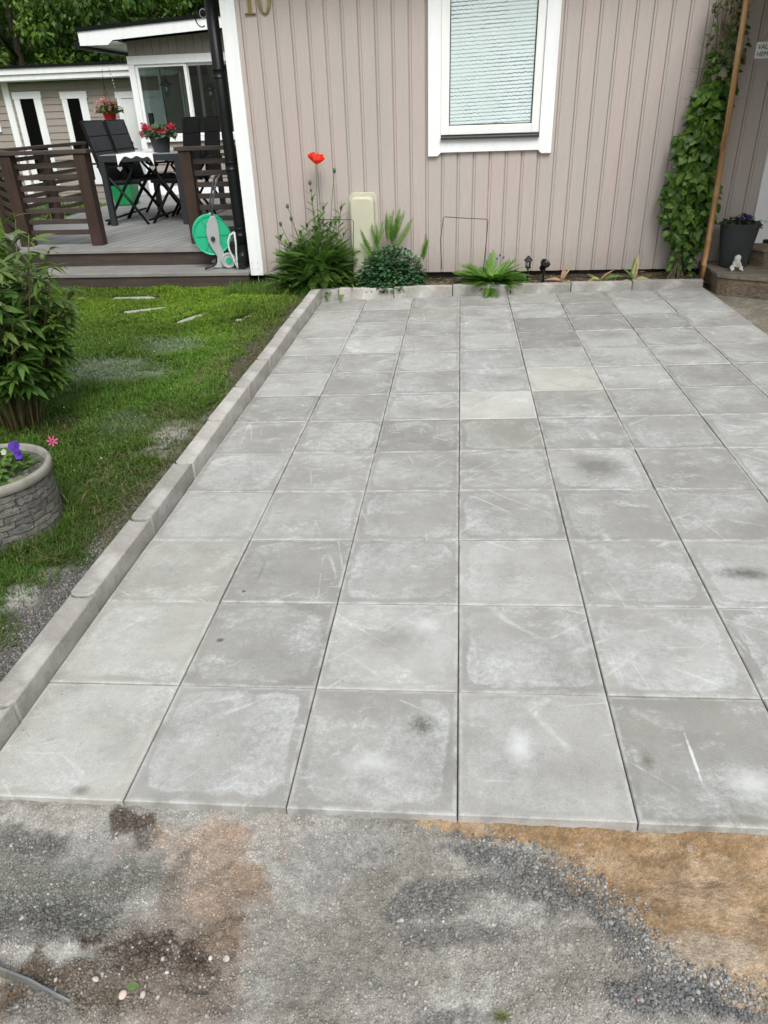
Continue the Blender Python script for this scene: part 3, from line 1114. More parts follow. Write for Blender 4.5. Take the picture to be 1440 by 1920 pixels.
serif_one(num, -1.697, 2.112, .20, HY - .018, HY - .006)
n_ = 36
vs = []; fs = []
for y in (HY - .018, HY - .006):
    for rx, rz in ((.055, .112), (.026, .098)):
        for i in range(n_):
            a_ = 2 * math.pi * i / n_
            vs.append((-1.576 + rx * math.cos(a_), y, 2.212 + rz * math.sin(a_)))
for i in range(n_):
    j = (i + 1) % n_
    fs += [(i, j, n_ + j, n_ + i), (2 * n_ + i, 3 * n_ + i, 3 * n_ + j, 2 * n_ + j), (i, 2 * n_ + i, 2 * n_ + j, j), (n_ + i, n_ + j, 3 * n_ + j, 3 * n_ + i)]
num.add(vs, fs)
nn = num.build('house_number', BRASS, house, bevel=.002)
nn['label'] = 'brass number 10'

# downpipe
PX, PY = -2.035, HY + .13
b = MB()
b.tube([(PX - .02, PY, 2.62), (PX - .01, PY, 1.4), (PX, PY, .55), (PX, PY, .30)], .050, 20)
dp = b.build('downpipe', BLACK, house, smooth=True)
b = MB()
b.tube([(PX, PY, .36), (PX, PY, .30), (PX, PY - .01, .25), (PX - .004, PY - .05, .215), (PX - .01, PY - .115, .185)], .0525, 20, cap=False)
b.build('downpipe_elbow', BLACK, dp, smooth=True)
b = MB(); b.tube([(PX - .01, PY - .116, .1845), (PX - .008, PY - .09, .195)], .051, 20); b.build('pipe_mouth', DARKIN, dp)
for z in (.44, .99, 1.69):
    b = MB()
    b.lathe([(.052, -.006), (.056, -.004), (.056, .004), (.0535, .006), (.0535, .054), (.056, .056), (.056, .064), (.052, .066)], 20, (PX - .012 * (z - .3), PY, z), cap=False)
    b.build('pipe_collar', BLACK, dp, smooth=True)
for z in (.52, 1.07, 1.76):
    b = MB(); b.bar((PX + .04, PY, z), (-1.937, PY - .03, z), .014, .02); b.build('pipe_bracket', BLACK, dp)
# wall fitting high on the pipe
b = MB()
b.lathe([(.02, -.02), (.033, -.018), (.036, 0), (.033, .018), (.02, .02)], 20, (-2.175, 6.0, 2.16), Matrix.Rotation(math.pi / 2, 3, 'X'))
b.tube([(-2.17, 6.0, 2.16), (-2.10, 6.0, 2.17), (PX - .03, PY, 2.17)], .008)
o = b.build('wall_lamp', WHITE, smooth=True)
tag(o, 'small round white outdoor lamp fixed beside the top of the black downpipe', 'lamp')
b = MB()
b.lathe([(.026, 0), (.0, .004)], 20, (-2.176, 5.979, 2.16), Matrix.Rotation(math.pi / 2, 3, 'X'), cap=False)
b.tube([(-2.20 + .05 * math.cos(t), 5.99, 2.14 + .075 * math.sin(t)) for t in np.linspace(.3, 5.2, 20)], .005, 6)
b.build('lamp_lens', BLACK, o)

# porch canopy over the entrance, above the picture, and the door
b = MB()
b.prism([(HY - 2.1, 2.13), (HY - 2.1, 2.25), (HY - .001, 2.5), (HY - .001, 2.13)], 2.02, 4.6, 'x')  # canopy made low and deep to darken the porch wall
b.box(3.60, 3.70, HY - 2.0, HY - .001, .1, 2.129)  # unseen side wall, added to block light from the right
b.build('porch_roof_and_shade_wall', simple('porch', (.30, .27, .24), .6), house)
b = MB()
b.box(2.455, 2.565, HY - .03, HY + .03, .315, 2.1)
b.box(3.405, 3.515, HY - .03, HY + .03, .315, 2.1)
b.box(2.566, 3.404, HY - .03, HY + .03, 2.0, 2.1)
door = b.build('door', WHITE, house, bevel=.002)
b = MB(); b.box(2.567, 3.403, HY + .0, HY + .028, .34, 1.999)
for z0, z1 in ((.5, 1.1), (1.25, 1.85)):
    b.box(2.70, 3.26, HY - .012, HY - .001, z0, z1)
b.build('door_leaf', WHITE, door, bevel=.003)
b = MB(); b.box(2.567, 3.403, HY - .02, HY + .028, .315, .338); b.build('threshold', BLACK, door)

# ================================================================== porch steps
OLDW = wood('weathered_step', (.15, .12, .085), 0, .8, .5, .2, 60, streak=(.36, .17, .06))
steps = thing('porch_steps', 'low weathered wooden porch steps with angled corners below the white door', 'steps', (2.8, 5.3, .0))
P1 = [(2.075, HY - .002), (2.06, 5.10), (2.12, 5.03), (3.1, 4.50), (3.9, 4.50), (3.9, HY - .002)]


def inset(P, k, cx=3.0, cy=5.3):
    return [(x + (cx - x) * k, y + (cy - y) * k if y < HY - .1 else y) for x, y in P]


b = MB(); b.prism(inset(P1, .015), .0, .148); b.build('lower_riser', OLDW, steps)
b = MB()
b.prism(P1, .149, .172)
b.build('lower_tread', wood('grey_tread', (.17, .15, .12), 0, .85, .45, .15, 50), steps, bevel=.003)
P2 = [(2.40, HY - .032), (2.40, 5.47), (2.47, 5.36), (3.1, 5.05), (3.9, 5.05), (3.9, HY - .032)]
b = MB(); b.prism(inset(P2, .03), .1725, .29); b.build('upper_riser', OLDW, steps)
b = MB(); b.prism(P2, .291, .314); b.build('upper_tread', wood('brown_tread', (.20, .16, .115), 0, .8, .3, .2, 50), steps, bevel=.003)
# ================================================================== garden room (annex) behind the deck
DZ = .30
AY = 11.5
annex = thing('garden_room', 'garden room with sliding glass panes and sloping black roof behind the deck', 'garden room', (-3.6, AY, DZ))
AX0, AX1 = -5.12, -1.95


def rz_(x):                      # underside of the verge board
    return 2.442 + (x + 5.178) * .051


b = MB()
n_ = 24
step = (AX1 - AX0 - .02) / n_
for i in range(n_):
    x0 = AX0 + .01 + i * step; x1 = x0 + step - .006
    b.prism([(x0, 2.25), (x1, 2.25), (x1, rz_(x1)), (x0, rz_(x0))], AY + .0, AY + .03, 'y')
b.box(AX0 + .012, AX1, AY + .012, AY + .06, 2.25, 2.42)
b.build('gable_siding', SIDING2, annex)
b = MB()
x0, x1 = -5.70, -1.75


def top(x):
    return 2.562 + (x + 5.7) * .0487


b.prism([(x0, 2.387), (-5.27, 2.384), (-5.178, 2.442), (x1, rz_(x1)), (x1, top(x1)), (x0, top(x0))], AY - .32, AY - .295, 'y')
b.prism([(x0, 2.40), (x0 + .025, 2.40), (x0 + .025, top(x0)), (x0, top(x0))], AY - .294, 14.4, 'y')
b.build('verge_board', WHITE, annex)
b = MB()
b.prism([(x0 - .03, top(x0) + .001), (x1, top(x1) + .001), (x1, top(x1) + .05), (x0 - .03, top(x0) + .05)], AY - .34, 14.6, 'y')
b.build('roof', ROOFB, annex)
b = MB()
for k in range(8):
    ya = AY - .293 + k * .5
    b.box(x0 + .027, AX0 - .002, ya, ya + .485, 2.415, 2.43)
b.build('soffit', WHITE, annex)
b = MB(); b.lathe([(.05, -.3), (.05, 3.0)], 12, (x0 - .07, AY, 2.40), Matrix.Rotation(-math.pi / 2, 3, 'X')); b.build('gutter', BLACK, annex)
b = MB()
b.box(AX0 - .02, AX0 + .075, AY - .02, AY + .08, DZ, 2.135)
b.box(AX0 - .02, AX1, AY - .024, AY + .06, 2.136, 2.249)
b.box(AX0 - .02, AX0 + .06, 13.8, 13.9, DZ, 2.249)
b.box(AX0 - .02, AX0 + .05, AY + .081, 13.799, 2.136, 2.249)
b.build('post_and_beam', WHITE, annex, bevel=.003)
b = MB(); b.box(AX0 + .076, AX1, AY - .05, AY + .05, 1.075, 1.145); b.box(AX0 - .03, AX0 + .06, AY + .082, 13.799, 1.075, 1.145); b.build('window_ledge', WHITE, annex, bevel=.002)
b = MB(); b.box(AX0 + .0, AX1, AY - .045, AY + .03, DZ - .02, .425); b.box(AX0 - .03, AX0 + .04, AY + .081, 13.799, -.1, .425); b.build('base_board', WHITE, annex, bevel=.002)
b = MB()
for k in range(6):
    z0 = .428 + k * .108
    b.prism([(AY - .010, z0), (AY + .004, z0 + .104), (AY + .02, z0 + .104), (AY + .02, z0)], AX0 + .077, AX1, 'x')
    b.box(AX0 - .01, AX0 + .02, AY + .081, 13.799, z0, z0 + .104)
b.build('lower_siding', SIDING2, annex)


def sash(x0, x1, z0, z1, y, w=.045):
    fr_ = MB()
    fr_.box(x0, x0 + w, y, y + .035, z0, z1); fr_.box(x1 - w, x1, y, y + .035, z0, z1)
    fr_.box(x0 + w, x1 - w, y, y + .035, z0, z0 + w * .8); fr_.box(x0 + w, x1 - w, y, y + .035, z1 - w * .8, z1)
    o = fr_.build('sliding_window', CREAM, annex)
    p = MB(); p.box(x0 + w, x1 - w, y + .014, y + .02, z0 + w * .8, z1 - w * .8); p.build('pane', GLASS, o)


sash(-5.04, -4.225, 1.15, 2.135, AY + .0)
sash(-4.26, -3.10, 1.15, 2.135, AY + .04)
sash(-3.13, -1.97, 1.15, 2.135, AY + .0)
# glazed end wall and inner sliding doors
p = MB()
for y0 in (AY + .08, 12.65):
    p.box(AX0 + .0, AX0 + .035, y0 + .0, y0 + .05, 1.15, 2.135); p.box(AX0 + .0, AX0 + .035, y0 + 1.05, y0 + 1.10, 1.15, 2.135)
p.build('end_window_frame', WHITE, annex)
p = MB(); p.box(AX0 + .012, AX0 + .018, AY + .13, 13.74, 1.15, 2.135); p.build('end_pane', GLASS, annex)
b = MB(); b.box(AX0 + .03, AX1, AY + .09, 13.95, 2.26, 2.30); b.build('room_ceiling', CREAM, annex)
b = MB(); b.box(AX0 + .05, AX1, AY + .09, 13.95, DZ - .04, DZ - .005); b.build('room_floor', simple('roomfloor', (.12, .10, .08), .6), annex)
b = MB()
for k, (x, wd) in enumerate(((-4.62, .05), (-4.36, .07), (-4.10, .04), (-3.74, .06))):
    b.box(x, x + wd, 13.25, 13.29, DZ, 2.24)
b.build('inner_door_frame', CREAM, annex)
CURT = simple('curtain', (.50, .47, .38), .9, .15, 6, .2, 30)
b = MB()
for x0_, x1_, y0_ in ((-4.33, -4.14, 12.9), (-3.86, -3.66, 12.6), (-3.5, -3.2, 12.6)):
    pts = []
    m = 40
    for i in range(m + 1):
        x = x0_ + (x1_ - x0_) * i / m
        pts.append((x, y0_ + .022 * math.sin(i * 1.15) + .01 * math.sin(i * .4)))
    k0 = len(b.v)
    for z in (1.0 if x0_ > -4 else .4, 2.22):
        b.add([(x, y, z) for x, y in pts], [])
    b.f += [(k0 + i, k0 + i + 1, k0 + m + 2 + i, k0 + m + 1 + i) for i in range(m)]
b.build('curtain', CURT, annex, smooth=True)
b = MB(); b.box(-3.95, AX1, 13.32, 13.36, DZ, 2.25); b.build('dark_partition', simple('partition', (.09, .09, .075), .8), annex)

for i, (x, z) in enumerate(((-4.70, 1.80), (-3.99, 1.72))):
    L = thing('hanging_lantern', 'black hanging lantern with glass bulb cover ' + ('in the left garden room pane' if i == 0 else 'in the right garden room pane'),
              'lantern', (x, 11.8, z), 'black lanterns in the garden room')
    b = MB(); b.lathe([(.012, .16), (.03, .15), (.045, .115), (.085, .085), (.10, .07), (.10, .062)], 20, (x, 11.8, z), cap=False)
    b.tube([(x, 11.8, z + .15), (x, 12, 2.26)], .004, 6); b.build('lamp_shade', BLACK, L, smooth=True)
    b = MB(); b.lathe([(.035, .065), (.042, .03), (.04, -.04), (.02, -.075), (.002, -.08)], 16, (x, 11.8, z)); b.build('glass_cover', GLASS, L, smooth=True)
    b = MB()
    for a_ in (0, math.pi / 2):
        pts = [(x + .045 * math.cos(a_) * s, 11.8 + .045 * math.sin(a_) * s, z + zz_) for s, zz_ in ((1, .06), (1, -.03), (.7, -.08), (0, -.095), (-.7, -.08), (-1, -.03), (-1, .06))]
        b.tube(pts, .0035, 6)
    b.build('cage', BLACK, L)
    b = MB(); b.lathe([(.004, .05), (.02, .03), (.02, .0), (.004, -.02)], 12, (x, 11.8, z)); b.build('bulb', CREAM, L, smooth=True)

# ================================================================== shed
SY = 14.0
shed = thing('outbuilding', 'long low outbuilding with horizontal grey boards, narrow white framed windows and a white door', 'outbuilding', (-6, SY, -.2))
b = MB()
SZ0, SZ1 = -.2, 2.08


def lap(b, x0, x1):
    for k in range(20):
        z0 = SZ0 + k * .119
        if z0 > SZ1:
            break
        z1 = min(z0 + .119, SZ1)
        b.prism([(SY - .014, z0), (SY - .002, z1 - .006), (SY + .004, z1 - .006), (SY + .004, z1), (SY + .02, z1), (SY + .02, z0)], x0, x1, 'x')


lap(b, -12.5, -8.705); lap(b, -8.58, -2.2)
b.build('siding', SIDING2, shed)
b = MB(); b.box(-12.5, -2.2, SY + .021, 18.0, SZ0, 2.07); b.build('wall', SIDING2, shed)
b = MB(); b.box(-8.706, -8.579, SY - .035, SY + .02, SZ0, SZ1); b.build('corner_board', WHITE, shed)
b = MB()
b.prism([(SY - .30, 2.10), (SY - .30, 2.19), (SY - .33, 2.192), (SY - .33, 2.29), (SY - .28, 2.29), (SY - .28, 2.10)], -12.8, AX0 - .12 + .1, 'x')
b.build('fascia', WHITE, shed)
b = MB(); b.prism([(SY - .36, 2.291), (SY - .36, 2.33), (SY + 2, 2.44), (18.3, 2.3), (18.3, 2.2)], -12.9, -2.0, 'x'); b.build('roof', ROOFB, shed)
b = MB(); b.box(-12.5, AX0 - .1, SY - .28, SY - .001, 2.085, 2.099); b.build('soffit', WHITE, shed)


def swin(x0, x1, gx0, gx1, zt, zb, dx=.018):
    b = MB()
    b.box(x0 - dx, x1 + dx, SY - .045, SY - .015, zt - .115, zt)
    b.box(x0, gx0, SY - .04, SY - .015, zb, zt - .116); b.box(gx1, x1, SY - .04, SY - .015, zb, zt - .116)
    b.box(gx0, gx1, SY - .04, SY - .015, zb, zb + .08)
    o = b.build('window', WHITE, shed)
    p = MB(); p.box(gx0, gx1, SY - .028, SY - .0145, zb + .081, zt - .116); p.build('pane', DGL, o)


g = G('dark_pane'); g.p.inputs['Base Color'].default_value = (.004, .004, .004, 1); g.p.inputs['Roughness'].default_value = .12
g.p.inputs['Specular IOR Level'].default_value = .12
DGL = g.m
swin(-8.515, -7.975, -8.40, -8.12, 1.925, .30)
swin(-7.565, -7.07, -7.46, -7.215, 1.90, .30)
swin(-9.46, -8.92, -9.35, -9.03, 1.925, 1.27)
b = MB()
b.box(-6.50, -5.58, SY - .045, SY - .015, 1.76, 1.865)
b.box(-6.48, -6.385, SY - .042, SY - .015, SZ0, 1.759); b.box(-5.69, -5.60, SY - .042, SY - .015, SZ0, 1.759)
d_ = b.build('door', WHITE, shed)
b = MB(); b.box(-6.384, -5.691, SY - .03, SY - .0145, SZ0 + .03, 1.758)
b.build('door_leaf', WHITE, d_, bevel=.003)
for x0_, x1_, z0, z1 in ((-6.15, -6.09, 1.30, 1.52), (-6.15, -6.09, 1.04, 1.275), (-5.92, -5.82, 1.26, 1.50)):
    b = MB(); b.box(x0_, x1_, SY - .036, SY - .0305, z0, z1); b.build('door_pane', DGL, d_)
b = MB()
b.lathe([(.03, 0), (.03, .012)], 12, (-6.34, SY - .031, 1.01), Matrix.Rotation(math.pi / 2, 3, 'X'))
b.tube([(-6.35, SY - .031, .91), (-6.35, SY - .08, .91), (-6.23, SY - .08, .905)], .012, 8)
b.build('door_handle', simple('dkmetal', (.06, .06, .06), .4, metal=.7), d_)

# ================================================================== deck
DECKM = G('deck_boards')
g = DECKM
mp = g.coord('Object')
rot = g.n('Mapping'); g.l(mp, 0, rot, 0); rot.inputs['Rotation'].default_value = (0, 0, -math.atan2(8.359 - 6.638, .392))
sx = g.n('SeparateXYZ'); g.l(rot, 0, sx, 0)
fr = g.math('FRACT', g.math('MULTIPLY', (sx, 1), 1 / .122))
grv = g.ramp(fr, [(.0, 0.0), (.03, 0.0), (.045, 1.0), (.955, 1.0), (.97, 0.0)])
cell = g.math('FLOOR', g.math('MULTIPLY', (sx, 1), 1 / .122))
wn = g.n('TexWhiteNoise', noise_dimensions='1D'); g.l(cell, 0, wn, 'W')
gm = g.n('Mapping'); g.l(rot, 0, gm, 0); gm.inputs['Scale'].default_value = (2.2, 55, 1)
gr = g.noise(gm, 1, 5, .65)
c = g.ramp(gr, [(.3, (.19, .195, .19)), (.7, (.33, .335, .325))])
c = g.mix(1, c, g.ramp(wn, [(0, .86), (1, 1.12)]), 'MULTIPLY')
c = g.mix(1, c, g.ramp(grv, [(0, .28), (1, 1.0)]), 'MULTIPLY')
g.color(c); g.p.inputs['Roughness'].default_value = .55; g.p.inputs['Specular IOR Level'].default_value = .4
b1 = g.bump(grv, .6, .006); g.bump(gr, .15, .002, prev=b1)
DECKM = g.m
STAIN = wood('dark_stain', (.058, .044, .038), 0, .6, .35, .35, 45)
STAINV = wood('dark_stain_upright', (.044, .026, .020), 2, .6, .4, .35, 45)
GREYW = wood('grey_wood', (.235, .23, .22), 0, .6, .18, .35, 50)
deck = thing('deck', 'raised grey wooden deck with dark stained fascia and one step down to the lawn', 'deck', (-3.5, 8.5, 0))
DP = [(-1.96, 5.985), (-4.33, 5.985), (-5.28, 7.25), (-5.28, 11.6), (-1.96, 11.6)]
b = MB(); b.prism([(-1.965, 6.14), (-4.40, 6.14), (-5.26, 7.28), (-5.26, 11.59), (-1.965, 11.59)], DZ - .028, DZ, 'z'); b.build('deck_surface', DECKM, deck)
b = MB()
b.prism([(-1.964, 5.975), (-1.964, 6.138), (-4.403, 6.138), (-4.345, 5.975)], DZ - .03, DZ + .002, 'z')
b.build('nosing_board', GREYW, deck, bevel=.004)
b = MB(); b.box(-4.3, -1.965, 6.0, 6.03, .02, DZ - .031)
b.prism([(-4.31, 6.0), (-5.262, 7.27), (-5.262, 11.58), (-5.23, 11.58), (-5.23, 7.28), (-4.301, 6.04)], -.08, DZ - .029, 'z')
b.build('fascia', STAIN, deck)
stp = MB(); stp.box(-4.05, -1.94, 5.585, 5.999, .118, .150)
stp = stp.build('step', GREYW, deck, bevel=.004)
b = MB(); b.box(-4.03, -1.945, 5.60, 5.63, -.06, .117); b.build('step_riser', STAIN, stp)

# railings
RY = 6.32


def railing(label, a, c, posts, z1=1.17, side=0, handr=True, first=.055):
    """slatted railing from a to c (x,y); posts = fractions along"""
    a = Vector((*a, 0)); c = Vector((*c, 0)); d = (c - a); L = d.length; d.normalize(); n = Vector((d.y, -d.x, 0))
    r = thing('deck_railing', label, 'railing', tuple((a + c) / 2 + Vector((0, 0, DZ))), 'slatted dark railings round the deck')
    r['_o'] = tuple((a + c) / 2 + Vector((0, 0, DZ)))
    for f in posts:
        p = a + d * (L * f)
        b = MB(); b.bar(p + Vector((0, 0, DZ + .001)), p + Vector((0, 0, z1 - .034)), .115, .115, up=tuple(d))
        b.build('post', STAINV, r, bevel=.004)
    b = MB(); b.bar(a - d * .09 + Vector((0, 0, z1 - .016)), c + d * .09 + Vector((0, 0, z1 - .016)), .145, .034)
    b.build('handrail', STAIN, r, bevel=.003)
    b = MB()
    for k in range(7):
        z = DZ + .125 + k * .102
        b.bar(a + n * side * .078 + Vector((0, 0, z)), c + n * side * .078 + Vector((0, 0, z)), .030, .045)
    b.build('slats', STAIN, r, bevel=.002)
    return r


railing('dark slatted railing section at the front left of the deck, nearest the lawn', (-4.42, RY), (-3.66, RY), (0, 1), side=-.2)
railing('short dark railing section between the hose reel and the downpipe', (-2.62, RY), (-2.10, RY), (0, 1.0), z1=1.165, side=-.2)
railing('dark railing running back along the angled left corner of the deck', (-4.50, 6.42), (-5.20, 7.32), (1,), z1=1.165)
railing('long dark railing along the far left edge of the deck, behind the chairs', (-5.20, 7.45), (-5.20, 9.45), (0.5, 1,), z1=1.16)

# ================================================================== garden furniture
GREYM = simple('anthracite_metal', (.022, .026, .030), .5, .15, 8, .05, 60)
TEXT = simple('black_textile', (.016, .017, .019), .75, .2, 12, .5, 220, dist=.002)
TEXT2 = simple('dark_grey_padding', (.030, .033, .036), .85, .2, 8, .5, 220, dist=.002)
GLT = simple('glass_top', (.30, .33, .34), .12, .06, 3, 0)
TX0, TX1, TY0, TY1, TZ = -4.16, -3.20, 7.72, 9.30, 1.06
tb = thing('garden_table', 'dark grey metal garden table with white glass top on the deck', 'table', ((TX0 + TX1) / 2, (TY0 + TY1) / 2, DZ))
b = MB(); b.box(TX0 + .02, TX1 - .02, TY0 + .02, TY1 - .02, TZ - .008, TZ); b.build('tabletop', GLT, tb, bevel=.002)
b = MB()
b.box(TX0, TX1, TY0, TY0 + .06, TZ - .075, TZ - .009); b.box(TX0, TX1, TY1 - .06, TY1, TZ - .075, TZ - .009)
b.box(TX0, TX0 + .06, TY0 + .061, TY1 - .061, TZ - .075, TZ - .009); b.box(TX1 - .06, TX1, TY0 + .061, TY1 - .061, TZ - .075, TZ - .009)
b.build('frame', GREYM, tb, bevel=.003)
for x in (TX0, TX1 - .065):
    for y in (TY0, TY1 - .065):
        b = MB(); b.box(x, x + .065, y, y + .065, DZ + .001, TZ - .076); b.build('leg', GREYM, tb, bevel=.003)
# cloth runner with heart shaped weights
CLOTH = simple('white_cloth', (.72, .72, .72), .9, .05, 6, .3, 120)
b = MB()
RX0, RX1 = -3.93, -3.50
m = 22; rows = []
for i in range(m + 1):
    x = RX0 + (RX1 - RX0) * i / m
    t = abs(i / m - .5) * 2
    drop = .03 + .085 * t ** 6 + .012 * math.sin(i * .9)
    rows.append([(x, TY0 + .55, TZ + .003), (x, TY0 + .02, TZ + .003), (x, TY0 - .004, TZ - .002), (x, TY0 - .006, TZ - drop)])
k0 = 0
for r_ in rows:
    b.add(r_, [])
for i in range(m):
    for j in range(3):
        b.f.append((i * 4 + j, i * 4 + j + 1, (i + 1) * 4 + j + 1, (i + 1) * 4 + j))
run = b.build('table_runner', CLOTH, smooth=True)
tag(run, 'white cloth runner hanging over the near end of the garden table', 'table runner')
for x in (RX0 + .02, RX1 - .02):
    b = MB()
    pts = [(x + .03 * (math.sin(t) ** 3), TZ - .145 + .028 * (13 * math.cos(t) - 5 * math.cos(2 * t) - 2 * math.cos(3 * t) - math.cos(4 * t)) / 16) for t in np.linspace(0, 2 * math.pi, 20)[:-1]]
    b.prism(pts, TY0 - .018, TY0 - .008, 'y')
    b.build('heart_weight', simple('pewter', (.33, .34, .33), .5, .2, 30, .3), run, bevel=.002)


def chair(x, y, face, label, lean=.35):
    """high-backed folding armchair; face = +1 looks towards +x"""
    c = thing('garden_chair', label, 'chair', (x, y, DZ), 'black folding garden chairs round the table')
    c['_o'] = (0, 0, 0); 
    W = .27
    f = face

    def bb(fn, name, m_, **kw):
        b = MB(); fn(b)
        o = b.build(name, m_, c, local=True, **kw); return o
    hz = .44
    # seat cloth, slightly dished
    bb(lambda b: b.prism([(-.21 * f, hz), (.21 * f, hz + .02), (.21 * f, hz + .045), (-.21 * f, hz + .03)], -W + .025, W - .025, 'y'), 'seat', TEXT2, bevel=.008)
    # backrest with quilted sections
    P0 = Vector((-.20 * f, 0, hz + .02)); P1_ = Vector((-lean * f, 0, 1.10)); d = P1_ - P0

    def back(b):
        for k in range(4):
            a = P0 + d * (k / 4 + .004); e_ = P0 + d * ((k + 1) / 4 - .004)
            b.bar(a, e_, W * 2 - .05, .034, up=(f, 0, .3))
        b.bar(P0, P1_, W * 2 - .052, .016, up=(f, 0, .3))
    bb(back, 'backrest', TEXT2, bevel=.010)

    def frame(b):
        for s in (-1, 1):
            b.bar(P0 + Vector((0, s * W, -.02)), P1_ + Vector((0, s * W, 0)), .024, .032, up=(f, 0, .3))
            b.bar(Vector((-.23 * f, s * W, hz)), Vector((.23 * f, s * W, hz + .02)), .024, .034)
        b.bar(P1_ + Vector((0, -W, 0)), P1_ + Vector((0, W, 0)), .03, .024)
    bb(frame, 'frame', BLACK, bevel=.003)
    for s in (-1, 1):
        yy = s * (W + .026)
        bb(lambda b: b.tube([(-.26 * f, yy, .001), (.10 * f, yy, .50), (.16 * f, yy, .60), (.10 * f, yy, .645)], .017, 8), 'leg', BLACK, smooth=True)
        yy2 = s * (W + .05)
        bb(lambda b: b.tube([(.26 * f, yy2, .001), (.05 * f, yy2, .30), (-.20 * f, yy2, .60), (-.24 * f, yy2, .645)], .017, 8), 'leg', BLACK, smooth=True)
        bb(lambda b: b.bar((-.36 * f, s * (W + .03), .67), (.20 * f, s * (W + .03), .655), .045, .02), 'armrest', BLACK, bevel=.006)
    for xx in (-.27, .27):
        bb(lambda b: b.bar((xx * f, -W - .04, .05), (xx * f, W + .04, .05), .03, .02), 'stretcher', BLACK)
    return c


chair(-3.98, 8.12, 1, 'left nearer of the black high-backed folding chairs, in front of the table leg')
chair(-3.98, 8.74, 1, 'black high-backed chair second from the left, beside the white door')
chair(-3.43, 8.2, -1, 'black high-backed chair just right of the red flowers', .28)
chair(-3.43, 9.0, -1, 'black high-backed chair farthest right, next to the downpipe', .28)

# green container at the far end of the deck
b = MB(); b.prism([(-5.06, DZ + .002), (-4.80, DZ + .002), (-4.76, DZ + .34), (-5.09, DZ + .34)], 9.9, 10.2, 'y')
o = b.build('plastic_crate', simple('green_plastic', (.01, .22, .07), .4, .1, 4, 0), bevel=.02); tag(o, 'bright green plastic container standing on the far end of the deck', 'container')
b = MB(); b.tube([(-5.07, 10.05, DZ + .33), (-5.05, 10.05, DZ + .42), (-4.92, 10.05, DZ + .46), (-4.80, 10.05, DZ + .42), (-4.77, 10.05, DZ + .33)], .012, 8)
b.build('handle', simple('green_plastic2', (.01, .18, .06), .4, .1, 4, 0), o, smooth=True)

# ================================================================== hose reel on the step
GREEN = simple('teal_plastic', (.02, .42, .22), .35, .06, 5, .05, 30)
GREYP = simple('grey_plastic', (.36, .38, .39), .45, .08, 6, .1, 60)
DKP = simple('dark_plastic', (.02, .022, .025), .5, .2, 6, .1, 60)
HX, HYY, HZ0 = -2.30, 5.90, .15
reel = thing('hose_reel', 'teal green and grey garden hose reel standing on the deck step', 'hose reel', (HX, HYY, HZ0))
reel['_o'] = (0, 0, 0)
reel.rotation_euler = (0, 0, math.radians(22))
RM = Matrix.Rotation(math.pi / 2, 3, 'X')


def disc(b, y0, y1, R, cx, cz, n=36):
    prof_ = [(.02, 0), (R * .35, .004), (R * .38, .012), (R * .80, .012), (R * .83, .004), (R * .94, .004), (R, .016), (R, .026), (R * .93, .02), (.02, .02)]
    s = 1 if y1 > y0 else -1
    b.lathe([(r, z * s) for r, z in prof_], n, (cx, y0, cz), RM)


b = MB(); disc(b, -.085, .0, .168, -.04, .29); b.build('drum', GREEN, reel, local=True, smooth=False)
b = MB(); disc(b, .105, .0, .168, -.04, .29); b.build('drum', GREEN, reel, local=True, smooth=False)
b = MB()
for k in range(6):
    a_ = k * math.pi / 3
    b.bar((-.04 + .05 * math.cos(a_), -.103, .29 + .05 * math.sin(a_)), (-.04 + .145 * math.cos(a_), -.103, .29 + .145 * math.sin(a_)), .008, .012, up=(0, 1, 0))
b.build('drum_ribs', simple('teal_dark', (.012, .30, .16), .4, .06, 5, .0), reel, local=True)
b = MB(); b.lathe([(.07, -.09), (.07, .09)], 20, (-.04, .01, .29), RM); b.build('drum_core', DKP, reel, local=True)
for s, y in ((-1, -.125), (1, .13)):
    b = MB()
    P_ = [(-.010, .455), (.012, .47), (.038, .455), (.052, .40), (.056, .31), (.048, .22), (.075, .13), (.115, .07), (.10, .01), (.03, .005), (-.03, .012), (-.036, .03), (.0, .05), (.008, .11), (-.025, .17), (-.055, .24), (-.062, .31), (-.05, .39)]
    P_ = [(x - .03, z) for x, z in P_]
    b.prism(P_, y - .012, y + .012, 'y')
    b.build('side_frame', GREYP, reel, local=True, bevel=.006)
b = MB(); b.lathe([(.022, 0), (.018, .02), (.006, .022)], 6, (-.04, -.14, .27), RM); b.build('axle_knob', DKP, reel, local=True)
for y in (-.16, .16):
    b = MB(); b.lathe([(.02, -.02), (.062, -.02), (.070, -.012), (.070, .012), (.062, .02), (.045, .016), (.02, .02)], 28, (.075, y, .071), RM)
    wh = b.build('wheel', GREYP, reel, local=True)
    b = MB(); b.lathe([(.03, -.022), (.03, .022)], 20, (.075, y, .071), RM); b.build('hub_cap', GREEN, wh, local=True)
b = MB()
b.tube([(-.025, -.125, .43), (.0, -.125, .56), (.05, -.12, .72), (.075, -.11, .77), (.10, -.06, .785), (.11, .0, .785), (.10, .06, .785), (.075, .115, .77), (.05, .125, .72), (.0, .13, .56), (-.025, .13, .43)], .0095, 10)
b.build('handle', simple('reel_handle', (.07, .075, .08), .45), reel, local=True, smooth=True)
b = MB(); b.tube([(-.04, -.125, .045), (-.09, -.14, .03), (-.15, -.15, .012)], [.013, .011, .009], 10); b.build('foot', DKP, reel, local=True, smooth=True)
b = MB()
b.tube([(.03, -.05, .40), (.05, -.09, .34), (.075, -.1, .25), (.07, -.08, .17)], .006, 8)
b.build('crank_arm', GREYP, reel, local=True, smooth=True)
HOSE = simple('pale_hose', (.52, .58, .55), .4, .08, 10, .1)
b = MB()
bx, by = -2.105, 5.72
